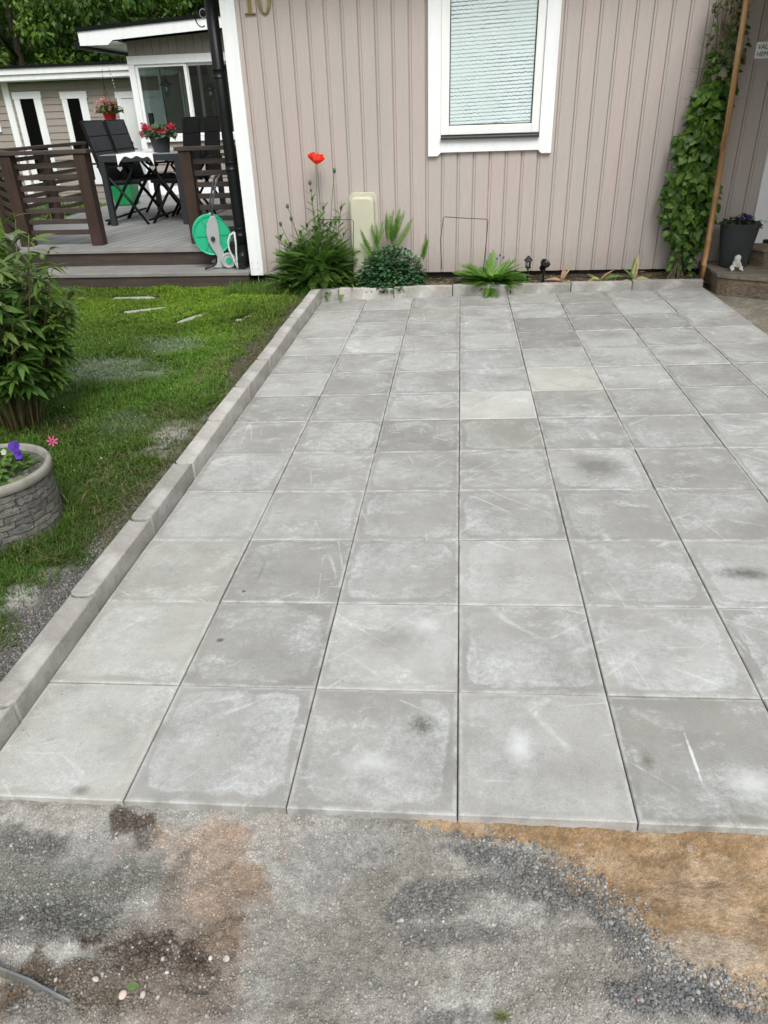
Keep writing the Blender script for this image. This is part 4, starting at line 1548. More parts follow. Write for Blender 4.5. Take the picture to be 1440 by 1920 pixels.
pts = [(bx + .035, by + .02, .475), (bx - .0, by, .455), (bx - .028, by - .01, .40), (bx - .022, by - .02, .33), (bx + .01, by - .03, .25), (bx + .035, by - .03, .18), (bx + .035, by - .01, .153)]
pts2 = [(bx + .035, by + .02, .475), (bx + .045, by - .01, .38), (bx + .042, by - .03, .28), (bx + .042, by - .04, .20), (bx + .04, by - .03, .153)]
b.tube(pts, .0085, 10); b.tube(pts2, .0085, 10)
o = b.build('water_hose', HOSE, smooth=True); tag(o, 'loop of pale water hose hanging between the hose reel and the black downpipe', 'hose')
# dark bucket behind
b = MB(); b.lathe([(.07, 0), (.085, .2), (.09, .2), (.09, .21)], 20, (-2.13, 5.905, .151)); o = b.build('plastic_bucket', DKP, smooth=False)
tag(o, 'small dark bucket tucked behind the hose reel by the downpipe', 'bucket')
# ================================================================== VEGETATION
LEAF = leafmat('leaf')
LEAFG = leafmat('leaf_glossy', .38, .2)
IV0 = np.array([(1, 0, 0), (-1, 0, 0), (0, 1, 0), (0, -1, 0), (0, 0, 1), (0, 0, -1)], float); IF0 = np.array([(0, 2, 4), (2, 1, 4), (1, 3, 4), (3, 0, 4), (2, 0, 5), (1, 2, 5), (3, 1, 5), (0, 3, 5)])
GRASS = leafmat('grass_blade', .6, .3, 0)
PETAL = leafmat('petal', .6, .35, 0)
STEM = simple('stem', (.10, .16, .05), .6, .25, 20)
BARK = simple('bark', (.07, .055, .04), .95, .4, 6, .9, 20, dist=.03)
STONEM = leafmat('stone', .9, 0, .3)


def rc(n, lo, hi, k=.0):
    """n random colours between lo and hi"""
    t = rng.random((n, 1))
    c = np.array(lo) * (1 - t) + np.array(hi) * t
    return c * (1 + k * rng.normal(size=(n, 1)))


def rdir(n):
    v = rng.normal(size=(n, 3)); return v / np.linalg.norm(v, axis=1, keepdims=True)


LV, LF = leafshape(2, .62, .25, .15)


def tree(x, y, h, R, label, dark=1.0, nclump=70, nleaf=240, ls=.13, zc=None, hue=(1, 1, 1), trunk=.16):
    t = thing('tree', label, 'tree', (x, y, -.1), 'leafy trees behind the outbuilding')
    b = MB()
    zc = zc or h * .55
    b.tube([(x, y, -.15), (x + .1, y, h * .25), (x, y + .1, h * .5), (x + .1, y, h * .85)], [trunk, trunk * .75, trunk * .5, trunk * .1], 10)
    for k in range(9):
        a = k * 2.4; z = h * (.2 + .07 * k)
        p = Vector((x, y, z)); q = p + Vector((math.cos(a) * R * .75, math.sin(a) * R * .75, h * .15))
        b.tube([p, (p + q) / 2 + Vector((0, 0, .1)), q], [trunk * .4, trunk * .25, .02], 6)
    b.build('trunk', BARK, t, smooth=True)
    cc = rdir(nclump) * (rng.random((nclump, 1)) ** .45)
    cc[:, 0] *= R; cc[:, 1] *= R; cc[:, 2] *= h * .46
    cc += np.array([x, y, zc])
    parts = []
    cs = rng.uniform(.35, .75, nclump) * R * .38
    col = rc(nclump, (.03, .085, .010), (.13, .24, .036)) * np.array(hue) * dark
    for i in range(nclump):
        d = rdir(nleaf); r = rng.random((nleaf, 1)) ** .4
        P = cc[i] + d * r * cs[i] * np.array([1.15, 1.15, .8])
        D = d * .5 + rdir(nleaf) * .6 + np.array([0, 0, -.5])
        N = rdir(nleaf) + np.array([0, 0, .9])
        M_ = frames(D, N)
        parts.append(stamp(LV, LF, P, M_, ls * rng.uniform(.6, 1.3, nleaf), col[i] * (1 + .28 * rng.normal(size=(nleaf, 1))).clip(.4, 1.9)))
    v, f, c = cat(parts)
    np_mesh('crown', v, f, c, LEAF, t)
    return t


tree(-11.8, 20.5, 8.5, 3.0, 'large leafy tree behind the left end of the outbuilding', .95)
tree(-8.3, 19.8, 8.0, 2.6, 'dense dark green tree behind the outbuilding, left of the garden room roof', .85)
tree(-5.6, 19.0, 9.0, 2.6, 'tall light green tree rising above the garden room roof', 1.25)
tree(-2.5, 20.5, 9.0, 2.8, 'leafy tree behind the garden room, partly hidden by the house', 1.0, 50, 200)
tree(-15.8, 19.5, 9.0, 3.2, 'leafy tree at the far left behind the outbuilding', 1.0, 50, 200)
tree(-9.6, 24.5, 11.0, 4.0, 'tall dark tree in the second row behind the outbuilding', .7, 75, 220, .18)
tree(-5.0, 25, 11.0, 4.0, 'tall dark tree in the second row, above the garden room roof', .7, 75, 220, .18)
tree(-14.6, 25, 11.0, 4.0, 'tall dark tree in the second row at the far left', .7, 60, 200, .18)
# wood edge closing the view
X = rng.uniform(-24, 6, 26000); Y = rng.uniform(27, 31, 26000); Z = rng.uniform(-.2, 8, 26000) * (.7 + .3 * vn(X * .5, Y * 0, 3))
v, f, c = stamp(LV, LF, np.stack([X, Y, Z], -1), frames(rdir(26000), rdir(26000) + np.array([0, -.5, .8])), rng.uniform(.25, .5, 26000), rc(26000, (.012, .035, .006), (.03, .07, .014)))
stuff(np_mesh('far_wood', v, f, c, LEAF), 'dark mass of trees closing the view behind the garden', 'wood')
# low shrub row between outbuilding roof and trees
v = []
for i, (x, z, k) in enumerate(((-9.3, 1.3, 1.3), (-7.6, 1.35, 1.15), (-6.5, 1.5, 1.5))):
    n = 2600
    P = np.array([x, 18.9, z]) + rdir(n) * (rng.random((n, 1)) ** .4) * np.array([1.0, .5, 1.25])
    vv, ff, c2 = stamp(LV, LF, P, frames(rdir(n) + np.array([0, 0, -.4]), rdir(n) + np.array([0, -.3, .8])), rng.uniform(.07, .16, n), rc(n, (.04, .09, .012), (.085, .15, .03)) * k)
    o = np_mesh('shrub', vv, ff, c2, LEAF)
    tag(o, ('yellowish green shrub showing above the left part of the outbuilding roof', 'bushy green shrub above the middle of the outbuilding roof', 'bright green shrub above the outbuilding roof next to the garden room eave')[i], 'shrub')

# ------------------------------------------------------------------ grass
def blades(P, h, wd, col, lean=.5):
    n = len(P)
    a = rng.uniform(0, 2 * math.pi, n)
    L = np.stack([np.cos(a), np.sin(a)], -1)
    sd = np.stack([-L[:, 1], L[:, 0]], -1)
    le = rng.uniform(.15, 1.0, n) * lean
    V = np.zeros((n, 5, 3))
    for j, (t, w0) in enumerate(((0, 1), (.55, .8), (1, 0))):
        off = L * (le * h * t ** 1.7)[:, None]
        z = h * t * (1 - .35 * le * t)
        if j < 2:
            for s, q in ((-1, 2 * j), (1, 2 * j + 1)):
                V[:, q, :2] = P[:, :2] + off + sd * (wd * w0 * s / 2)[:, None]
                V[:, q, 2] = P[:, 2] + z
        else:
            V[:, 4, :2] = P[:, :2] + off; V[:, 4, 2] = P[:, 2] + z
    F = np.array([(0, 1, 3), (0, 3, 2), (2, 3, 4)])[None] + (np.arange(n) * 5)[:, None, None]
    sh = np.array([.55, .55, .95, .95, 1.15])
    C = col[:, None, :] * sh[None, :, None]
    return V.reshape(-1, 3), F.reshape(-1, 3), C.reshape(-1, 3)


PLC = (-1.80, 1.215)
n = 900000
Y = -.35 + (rng.random(n) ** 1.25) * 6.0
X = rng.uniform(-4.0, -1.25, n)
lim = -1.55 - .47 * (Y + 1.1)
ok = X > np.maximum(lim - .35, -4.0)
X, Y = X[ok], Y[ok]
soil, bare, dust = lawn_masks(X, Y)
tex = fbm(X * 7, Y * 7, 71)
pr_ = (1 - soil * .985) * (1 - bare * .93) * (.45 + .55 * sst(.3, .55, tex)) * (1 - dust * .3)
pr_ = pr_ * (1 - .4 * (1 - sst(-.05, .25, -1.35 - X)))
pr_ = pr_ * (Y < 5.59) * (np.hypot(X - PLC[0], Y - PLC[1]) > .235)
inbed = np.hypot((X + 2.25) / .26, (Y - 2.25) / .2) < 1
pr_ = pr_ * np.where(inbed, .15, 1)
STEPST = [((232, 586), (310, 577)), ((332, 606), (380, 590)), ((441, 603), (470, 593)), ((215, 559), (290, 558))]
for a_, b_ in STEPST:
    p, q = aZ(*a_, .01), aZ(*b_, .01)
    pr_ = pr_ * (segdist(X, Y, [tuple(p[:2]), tuple(q[:2])]) > .045)
ok = rng.random(len(X)) < pr_ * .62
X, Y = X[ok], Y[ok]; tex = tex[ok]; dust = dust[ok]; soil = soil[ok]
n = len(X)
dist = np.hypot(X - CAM[0], Y - CAM[1])
h = rng.uniform(.016, .040, n) * (.75 + .7 * sst(.4, .7, fbm(X * 2.2, Y * 2.2, 75))) * (1 + .25 * sst(4, 5.5, Y)) * (1 - .45 * dust)
h *= 1 + 1.0 * np.exp(-((np.hypot(X - PLC[0], Y - PLC[1]) - .25) / .05) ** 2)
wd = rng.uniform(.0022, .0042, n) * (dist / 2.6).clip(.8, 2.0)
g1 = sst(.35, .65, fbm(X * 1.3, Y * 1.3, 77))
col = rc(n, (.065, .145, .012), (.14, .25, .028)) * (.74 + .42 * g1[:, None]) * np.array([.92, 1, 1])
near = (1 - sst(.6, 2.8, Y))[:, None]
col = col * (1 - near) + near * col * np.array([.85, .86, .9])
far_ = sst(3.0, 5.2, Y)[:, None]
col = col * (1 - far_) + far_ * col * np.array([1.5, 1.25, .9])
dry = (rng.random(n) < .035 + .4 * sst(-1.8, -1.4, X) * sst(.45, .7, tex))[:, None]
col = np.where(dry, rc(n, (.16, .14, .06), (.30, .27, .14)), col)
d_ = (dust[:, None] * rng.uniform(.4, 1, (n, 1)))
col = col * (1 - d_ * .75) + d_ * .75 * np.array([.30, .35, .29])
P = np.stack([X, Y, lawn_z(X, Y) - .003], -1)
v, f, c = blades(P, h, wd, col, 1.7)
stuff(np_mesh('lawn_grass', v, f, c, GRASS), 'mown green lawn between the deck and the slab patio, thin and dusty in patches', 'grass')
print('blades', n)
n = 8000
Y = rng.uniform(1.1, 5.3, n); X = -1.29 - .38 * rng.random(n) ** 1.6
hd = rng.uniform(.015, .05, n)
v, f, c = blades(np.stack([X, Y, lawn_z(X, Y) + .001], -1), hd, rng.uniform(.0016, .0032, n), np.where(rng.random((n, 1)) < .5, rc(n, (.16, .13, .07), (.34, .29, .17)), rc(n, (.05, .10, .015), (.12, .19, .03))), 2.3)
stuff(np_mesh('grass_thatch', v, f, c, GRASS), 'thin ragged grass and dry thatch on the bare soil along the edging stones', 'grass')
n = 70
Y = rng.uniform(1.2, 5.4, n); X = -1.6 - rng.random(n) * 1.6
v, f, c = stamp(IV0, IF0, np.stack([X, Y, lawn_z(X, Y) + .035], -1), frames(rdir(n), rdir(n)), rng.uniform(.003, .006, n), rc(n, (.45, .45, .25), (.75, .75, .66)))
stuff(np_mesh('clover_flowers', v, f, c, PETAL), 'tiny pale clover and daisy heads dotted over the lawn', 'flowers')
# rougher grass left of and behind the deck
n = 46000
X = rng.uniform(-11.5, -4.3, n); Y = rng.uniform(3.5, 13.9, n)
ok = ~inpoly(X, Y, [(-1.9, 5.55), (-4.5, 5.55), (-5.32, 7.2), (-5.32, 14), (-1.9, 14)])
X, Y = X[ok], Y[ok]; n = len(X)
v, f, c = blades(np.stack([X, Y, np.full(n, -.10)], -1), rng.uniform(.05, .14, n), rng.uniform(.010, .018, n), rc(n, (.09, .17, .02), (.17, .26, .04)), .7)
stuff(np_mesh('rough_grass', v, f, c, GRASS), 'bright green grass beyond the left railing of the deck', 'grass')
b = MB(); b.add([(-12, 3, -.10), (-4.55, 3, -.10), (-4.55, 14, -.10), (-12, 14, -.10)], [(0, 1, 2, 3)])
struct(b.build('side_lawn', simple('side_lawn', (.07, .12, .025), .95, .4, 4, .5, 60)))
# ragged tufts along the wall corner and the flower bed's left end
n = 2600
X = rng.uniform(-2.1, -1.30, n); Y = rng.uniform(5.2, 5.62, n)
v, f, c = blades(np.stack([X, Y, lawn_z(X, Y) - .01], -1), rng.uniform(.05, .12, n), rng.uniform(.003, .006, n), rc(n, (.07, .15, .015), (.14, .24, .04)), .9)
stuff(np_mesh('grass_tufts', v, f, c, GRASS), 'longer grass tufts at the white corner board of the house', 'grass')

# clover flowers / small pale things are left to the blades; sunken stepping stones
SST = simple('stepping_stone', (.36, .36, .32), .9, .15, 12, .5, 120)
nm = ['short sunken stone in the lawn nearest the poppy plant', '', '', '']
LAB = {0: 'long pale stepping stone sunk in the lawn, second from the deck', 1: 'pale stepping stone sunk in the lawn right of the long one', 2: 'small half covered stepping stone nearest the patio edging', 3: 'thin pale stepping stone sunk in the lawn closest to the deck step'}
for i, (a_, b_) in enumerate(STEPST):
    p, q = aZ(*a_, .01), aZ(*b_, .01)
    c_ = (p + q) / 2; d = q - p; L = np.hypot(d[0], d[1]); an = math.atan2(d[1], d[0])
    pts = []
    for k in range(14):
        t = 2 * math.pi * k / 14
        rr = 1 + random.uniform(-.12, .12)
        pts.append((math.copysign(abs(math.cos(t)) ** .6, math.cos(t)) * L / 2 * rr, math.copysign(abs(math.sin(t)) ** .6, math.sin(t)) * .035 * rr))
    M4 = Matrix.Translation((c_[0], c_[1], 0)) @ Matrix.Rotation(an, 4, 'Z')
    b = MB(); b.prism(pts, -.03, .013, 'z', M4)
    tag(b.build('stepping_stone', SST, bevel=.004), LAB[i], 'stepping stone', 'stepping stones sunk in the lawn')

# ------------------------------------------------------------------ peony
LP, LPF = leafshape(5, .275, .16, .30)
peony = thing('peony', 'large leafy peony bush with many thin stems, behind the round planter', 'shrub', (-2.27, 2.25, -.03))
parts = []; sb = MB()
cnt = 0
for k in range(64):
    a = rng.uniform(0, 2 * math.pi); r = rng.uniform(.0, .15)
    base = Vector((-2.33 + r * math.cos(a), 2.24 + r * .8 * math.sin(a), -.03))
    lean = rng.uniform(.06, .44) * (r / .13 + .3); H = rng.uniform(.55, .93)
    if k in (3, 9):
        H = 1.0
    tip = base + Vector((math.cos(a) * lean * .8, math.sin(a) * lean * .8, H))
    mid = (base + tip) / 2 + Vector((-math.cos(a) * .03, -math.sin(a) * .03, .04))
    pts = [base * (1 - t) ** 2 + mid * 2 * t * (1 - t) + tip * t * t for t in np.linspace(0, 1, 8)]
    sb.tube(pts, [.0055 - .003 * i / 7 for i in range(8)], 6)
    for j in range(12):
        t = .34 + .66 * j / 11 + rng.uniform(-.02, .02); t = min(t, 1)
        p = base * (1 - t) ** 2 + mid * 2 * t * (1 - t) + tip * t * t
        pa = a * .3 + j * 2.4 + rng.uniform(-.4, .4)
        pl = rng.uniform(.05, .11) * (1.15 - .5 * t)
        pd = Vector((math.cos(pa), math.sin(pa), .55)).normalized()
        q = p + pd * pl
        sb.tube([p, q], [.0022, .0016], 4, cap=False)
        m = 7 if t < .9 else 5
        P = np.repeat(np.array([tuple(q)]), m, 0) - np.array([tuple(pd)]) * rng.uniform(0, .03, (m, 1))
        ang = pa + np.linspace(-1.5, 1.5, m) + rng.normal(0, .15, m)
        el = rng.uniform(-.45, .45, m)
        D = np.stack([np.cos(ang) * np.cos(el), np.sin(ang) * np.cos(el), np.sin(el)], -1)
        N = np.tile([0, 0, 1.], (m, 1)) + rng.normal(0, .3, (m, 3))
        sz = rng.uniform(.085, .135, m) * (1.1 - .35 * t)
        lo = np.array((.040, .100, .016)); hi = np.array((.11, .20, .042))
        if t > .85:
            lo = np.array((.07, .12, .03)); hi = np.array((.14, .20, .055))
        parts.append(stamp(LP, LPF, P, frames(D, N), sz, rc(m, lo, hi)))
v, f, c = cat(parts); np_mesh('leaves', v, f, c, LEAFG, peony, smooth=True)
sb.build('stems', simple('peony_stem', (.10, .085, .035), .5, .3, 20), peony, smooth=True)
b = MB()
for (x, y, z) in ((-1.93, 2.2, .86), (-2.2, 2.05, .98)):
    b.lathe([(.004, -.012), (.013, 0), (.012, .012), (.003, .02)], 10, (x, y, z))
b.build('flower_bud', STEM, peony, smooth=True)

# ------------------------------------------------------------------ round stone-look planter
pl = thing('planter', 'round grey planter with stacked stone pattern and pale rim at the left edge', 'planter', (PLC[0], PLC[1], -.04))
g = G('stacked_stone')
tc = g.n('TexCoord'); sp = g.n('SeparateXYZ'); g.l(tc, 'Object', sp, 0)
at2 = g.math('ARCTAN2', (sp, 1), (sp, 0))
cb_ = g.n('CombineXYZ'); g.l(g.math('MULTIPLY', at2, .21), 0, cb_, 0); g.l(sp, 2, cb_, 1)
dn_ = g.noise(cb_, 22, 3, .6)
ds = g.mix(.035, cb_, (dn_, 'Color'), 'ADD')
bk = g.n('TexBrick'); g.l(ds, 0, bk, 'Vector')
bk.inputs['Scale'].default_value = 1; bk.inputs['Brick Width'].default_value = .085; bk.inputs['Row Height'].default_value = .026
bk.inputs['Mortar Size'].default_value = .0022; bk.inputs['Mortar Smooth'].default_value = .3; bk.inputs['Bias'].default_value = 0
bk.offset = .37; bk.squash = .7; bk.squash_frequency = 3
bk.inputs['Color1'].default_value = (.085, .08, .07, 1); bk.inputs['Color2'].default_value = (.16, .155, .14, 1); bk.inputs['Mortar'].default_value = (.045, .042, .038, 1)
c = g.mix(1, bk, g.ramp(g.noise(g.coord('Object'), 40, 5, .7), [(.3, .6), (.7, 1.4)]), 'MULTIPLY')
c = g.mix(g.ramp(g.noise(g.coord('Object', (1, 1, 3)), 30, 4, .7), [(.60, 0.0), (.66, .5)]), c, (.34, .34, .32))
g.color(c); g.p.inputs['Roughness'].default_value = .85
hh = g.mix(1, g.ramp((bk, 'Fac'), [(0, 1.0), (1, 0.0)]), g.ramp(bk, [(.05, .5), (.16, 1.0)]), 'MULTIPLY')
b1 = g.bump(hh, 1.0, .012); g.bump(g.noise(g.coord('Object', (1, 1, 2.4)), 30, 6, .7), .9, .012, prev=b1)
SS = g.m
b = MB(); b.lathe([(.19, 0), (.207, .002), (.207, .015), (.204, .27), (.2, .285)], 64, (PLC[0], PLC[1], -.04)); b.build('body', SS, pl, smooth=True)
b = MB(); b.lathe([(.2, -.0), (.222, .0), (.224, .012), (.216, .026), (.204, .034), (.204, .0)], 64, (PLC[0], PLC[1], -.042), cap=False)
CST = simple('cast_stone', (.17, .165, .14), .9, .25, 20, .5, 90)
b.build('foot_ring', CST, pl, smooth=True)
b = MB(); b.lathe([(.190, .270), (.204, .270), (.211, .275), (.213, .30), (.209, .309), (.200, .311), (.194, .305), (.184, .25)], 64, (PLC[0], PLC[1], -.04), cap=False)
b.build('rim', simple('rim_stone', (.25, .245, .21), .85, .2, 20, .4, 90), pl, smooth=True)
b = MB(); b.lathe([(.186, .25), (.1, .262), (.0, .265)], 32, (PLC[0], PLC[1], -.04), cap=False); b.build('potting_soil', simple('potsoil', (.018, .014, .010), .95, .3, 20, 1, 60), pl, smooth=True)
LPE, LPEF = leafshape(3, .55, .15, .3)


def leafmass(name, cx, cy, z0, rx, ry, rz, n, sz, lo, hi, parent=None, shape=(LPE, LPEF), up=.6, mat=LEAF):
    d = rdir(n); d[:, 2] = np.abs(d[:, 2])
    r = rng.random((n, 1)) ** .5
    P = np.array([cx, cy, z0]) + d * r * np.array([rx, ry, rz])
    D = d * np.array([1, 1, .4]) + rdir(n) * .5
    N = d + np.array([0, 0, up]) + rdir(n) * .35
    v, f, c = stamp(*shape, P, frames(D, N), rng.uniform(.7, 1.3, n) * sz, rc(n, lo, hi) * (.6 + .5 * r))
    return np_mesh(name, v, f, c, mat, parent)


plant = thing('petunia', 'low green petunia filling the round planter, with one violet and one pink bloom', 'flowers', (PLC[0], PLC[1], .22))
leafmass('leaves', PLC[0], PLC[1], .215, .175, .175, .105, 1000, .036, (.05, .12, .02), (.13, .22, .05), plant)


def flower(name, c, r, col, n_=5, parent=None, face=(0, -1, .8), notch=.2, col2=None, label=None, cup=.35):
    """ruffled petals round a centre"""
    f_ = Vector(face).normalized(); s = f_.cross(Vector((0, 0, 1))).normalized(); t = s.cross(f_)
    vs = []; fs = []; cs_ = []
    for k in range(n_):
        a0 = 2 * math.pi * k / n_ + .2
        idx = len(vs)
        grid_ = []
        for i in range(4):
            rr = r * i / 3
            for j in range(5):
                u = (j - 2) / 2
                a = a0 + u * (math.pi / n_) * (1.15 if i else 1) * (.9 if i < 3 else .8)
                rad = rr * (1 - notch * (u * u) * (i / 3))
                zz = cup * r * (i / 3) ** 1.6 + .08 * r * math.sin(j * 2.3 + k) * (i / 3)
                vs.append(Vector(c) + (s * math.cos(a) + t * math.sin(a)) * rad + f_ * (zz - .02 * r * k))
                cs_.append(tuple(np.array(col) * (.75 + .3 * i / 3)) if i else tuple(col2 or col))
        for i in range(3):
            for j in range(4):
                q = idx + i * 5 + j
                fs.append((q, q + 1, q + 6, q + 5))
    b = MB(); b.v = [tuple(p) for p in vs]; b.f = fs; b.c = cs_
    o = b.build(name, PETAL, parent, smooth=True)
    if label:
        o['label'] = label
    return o


flower('flower', aY(98, 827, 1.34), .022, (.75, .12, .32), 7, plant, (0.5, -1, .5), .75, (.05, .01, .04), 'pink bloom', cup=.1)
flower('flower', aY(27, 838, 1.22), .022, (.10, .03, .42), 5, plant, (.3, -1, .9), .1, (.04, .01, .12), 'deep violet bloom')
flower('flower', aY(36, 852, 1.19), .019, (.12, .04, .48), 5, plant, (-.1, -1, .4), .1, (.04, .01, .12), 'deep violet bloom')
flower('flower', aY(8, 848, 1.15), .012, (.6, .6, .5), 5, plant)
b = MB()
p = aY(98, 838, 1.34)
b.tube([(PLC[0] + .12, PLC[1] + .03, .26), (p[0] - .02, p[1], p[2] - .02), tuple(p)], .0015, 5); b.build('flower_stem', STEM, plant)

# ------------------------------------------------------------------ flower bed plants
PV, PF = pinnate(11, .34, .30)
LS, LSF = leafshape(5, .17, .2, .35)


def poppyleaves(n, cx, cy, z0, rx, ry, hmax, lo, hi, size, parent, zlo=.0, name='leaves', lean=.6):
    a = rng.uniform(0, 2 * math.pi, n); r = np.sqrt(rng.random(n))
    zz = rng.random(n) ** 1.1
    P = np.stack([cx + rx * r * np.cos(a) * .55, cy + ry * r * np.sin(a) * .55, z0 + zlo + zz * hmax * .62 * (1.1 - .4 * r)], -1)
    el = rng.uniform(.15, 1.25, n) - .3 * r
    D = np.stack([np.cos(a) * np.cos(el) * lean * 1.6, np.sin(a) * np.cos(el) * lean * 1.6, np.sin(el)], -1) + rng.normal(0, .15, (n, 3))
    N = np.stack([-np.cos(a), -np.sin(a), np.full(n, 1.1)], -1) + rng.normal(0, .3, (n, 3))
    v, f, c = stamp(PV, PF, P, frames(D, N), rng.uniform(.7, 1.25, n) * size, rc(n, lo, hi))
    return np_mesh(name, v, f, c, LEAF, parent)


pc = (-1.22, 5.42)
poppy = thing('poppy_plant', 'bushy poppy plant with feathery leaves, green buds and one open red flower', 'poppy', (pc[0], pc[1], .04))
poppyleaves(440, pc[0] - .04, pc[1] - .01, .03, .42, .19, .60, (.05, .13, .022), (.13, .24, .05), .185, poppy)
b = MB()
tips = []
for (px, py, Yq, kind) in ((592, 303, 5.50, 'f'), (627, 320, 5.52, 'b'), (581, 343, 5.48, 'b'), (583, 357, 5.47, 's'), (539, 387, 5.45, 'b'), (546, 410, 5.44, 'b'), (526, 420, 5.42, 'b'), (641, 378, 5.5, 'n'), (606, 378, 5.5, 'n'),
                         (560, 430, 5.46, 'n'), (572, 415, 5.5, 'n'), (615, 425, 5.5, 'n'), (630, 410, 5.45, 'n'), (648, 432, 5.45, 'n'), (540, 455, 5.42, 'n'), (597, 400, 5.5, 'n'), (622, 440, 5.42, 'n'), (590, 440, 5.42, 'n'), (520, 440, 5.44, 'n')):
    p = aY(px, py, Yq)
    x0 = pc[0] + (p[0] - pc[0]) * .35
    root = Vector((x0, pc[1] + random.uniform(-.03, .05), .06))
    q = Vector(p); mid = (root + q) / 2 + Vector((random.uniform(-.03, .03), 0, .02))
    pts = [root * (1 - t) ** 2 + mid * 2 * t * (1 - t) + q * t * t for t in np.linspace(0, 1, 9)]
    b.tube(pts, .0032, 6)
    tips.append((p, pts, kind))
b.build('stems', STEM, poppy, smooth=True)
a = rng.uniform(0, 2 * math.pi, 150); el = rng.uniform(-.15, 1.1, 150)
D = np.stack([np.cos(a) * np.cos(el), np.sin(a) * np.cos(el) * .6 - .25, np.sin(el)], -1)
v, f, c = stamp(LS, LSF, np.array([pc[0] - .06, pc[1] - .03, .05]) + rng.normal(0, 1, (150, 3)) * np.array([.12, .04, .03]), frames(D, np.stack([-np.cos(a) * .4, -np.sin(a) * .4, np.ones(150)], -1)), np.stack([rng.uniform(.16, .30, 150)] * 3, -1) * np.array([.9, 1, 1.6]), rc(150, (.06, .15, .025), (.15, .27, .05)))
np_mesh('strap_leaves', v, f, c, LEAFG, poppy)
parts = []
for p, pts, kind in tips:
    top_ = .55 if kind in 'fb' else .95
    for j in range(26):
        t = top_ * j / 25
        i = t * 8; i0 = int(min(i, 7)); q = pts[i0].lerp(pts[i0 + 1], i - i0)
        a = j * 2.4
        D = np.array([[math.cos(a) * .7, math.sin(a) * .5, .75]]); N = np.array([[-math.cos(a), -math.sin(a), .8]])
        parts.append(stamp(PV, PF, np.array([tuple(q)]), frames(D, N), np.array([rng.uniform(.07, .11) * (1.3 - .6 * t)]), rc(1, (.06, .15, .03), (.13, .24, .05))))
v, f, c = cat(parts); np_mesh('stem_leaves', v, f, c, LEAF, poppy)
for p, pts, kind in tips:
    if kind in 'bs':
        b = MB(); s = 1 if kind == 'b' else .7
        b.lathe([(.003, -.020 * s), (.013 * s, -.008 * s), (.015 * s, .003), (.010 * s, .016 * s), (.001, .022 * s)], 12, tuple(p), col=(.07, .11, .05))
        b.build('flower_bud', simple('bud', (.075, .11, .06), .8, .3, 60, .6, 200) if 'bud' not in bpy.data.materials else bpy.data.materials['bud'], poppy, smooth=True)
fp = aY(592, 303, 5.50)
fl = flower('flower', tuple(fp + np.array([0, 0, -.012])), .078, (.75, .030, .008), 5, poppy, (.25, -.3, 1), .25, (.25, .02, .01), 'open bright red poppy flower', cup=.75)
# dense mound: columbine like foliage
mc = (-.60, 5.41)
LR, LRF = leafshape(3, .95, .12, .25)
mound = thing('bushy_plant', 'dense rounded dark blue-green leafy plant spilling over the edging', 'plant', (mc[0], mc[1], .05))
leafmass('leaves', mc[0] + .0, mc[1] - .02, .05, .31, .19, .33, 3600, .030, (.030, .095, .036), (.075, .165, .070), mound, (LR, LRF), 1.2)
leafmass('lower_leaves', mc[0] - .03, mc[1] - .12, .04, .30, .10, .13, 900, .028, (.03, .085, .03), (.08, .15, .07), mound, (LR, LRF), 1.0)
# upright thistle-like plant behind the mound
up_ = thing('upright_plant', 'upright light green plant with toothed leaves rising behind the dense mound, beside the cream box', 'plant', (-.60, 5.52, .06))
parts = []
for (px, py, bx_, s) in ((732, 395, -.62, 1), (745, 392, -.60, 1), (768, 410, -.58, 1), (755, 398, -.58, .9), (722, 400, -.64, .9), (738, 410, -.6, .8), (716, 415, -.72, .75), (700, 420, -.74, .7), (672, 437, -.75, .9), (803, 440, -.33, .85), (798, 452, -.35, .6), (700, 440, -.7, .8)):
    p = aY(px, py, 5.50)
    base_ = np.array([bx_, 5.50, max(p[2] - .26 * s, .18)])
    D = (p - base_)[None]; L = np.linalg.norm(D)
    for rep in range(3):
        parts.append(stamp(PV, PF, base_[None], frames(D + rng.normal(0, .045, (1, 3)) * rep, np.array([[random.uniform(-.9, .9), -1, .4]])), np.array([[L * .42, L * (1 - .15 * rep), L * .6]]), rc(1, (.09, .20, .035), (.16, .28, .06))))
v, f, c = cat(parts); np_mesh('leaves', v, f, c, LEAF, up_)
# rosette in the middle
ros = thing('leafy_rosette', 'bright green spiky rosette with tiny violet flowers, right of the wire arch', 'plant', (.27, 5.38, .06))
n = 95
a = rng.uniform(0, 2 * math.pi, n); el = rng.uniform(.08, 1.05, n)
D = np.stack([np.cos(a) * np.cos(el) * 1.5, np.sin(a) * np.cos(el) * .75 - .1, np.sin(el) * .8], -1)
N = np.stack([-np.cos(a) * .4, -np.sin(a) * .4, np.ones(n)], -1) + rng.normal(0, .2, (n, 3))
P = np.array([.27, 5.37, .07]) + np.stack([np.cos(a), np.sin(a) * .5, np.zeros(n)], -1) * .03
v, f, c = stamp(LS, LSF, P, frames(D, N), np.stack([rng.uniform(.19, .31, n)] * 3, -1) * np.array([1.1, 1, 1]), rc(n, (.075, .19, .02), (.15, .30, .045)))
p2 = stamp(PV, PF, P[:50], frames(D[:50] + rng.normal(0, .1, (50, 3)), N[:50]), rng.uniform(.2, .31, 50), rc(50, (.075, .19, .02), (.13, .27, .045)))
v, f, c = cat([(v, f, c), p2])
np_mesh('leaves', v, f, c, LEAFG, ros)
for px, py in ((937, 479), (944, 483), (932, 485)):
    p = aY(px, py, 5.45)
    flower('flower', tuple(p), .012, (.16, .09, .45), 6, ros, (0, -1, .4), .4)
b = MB()
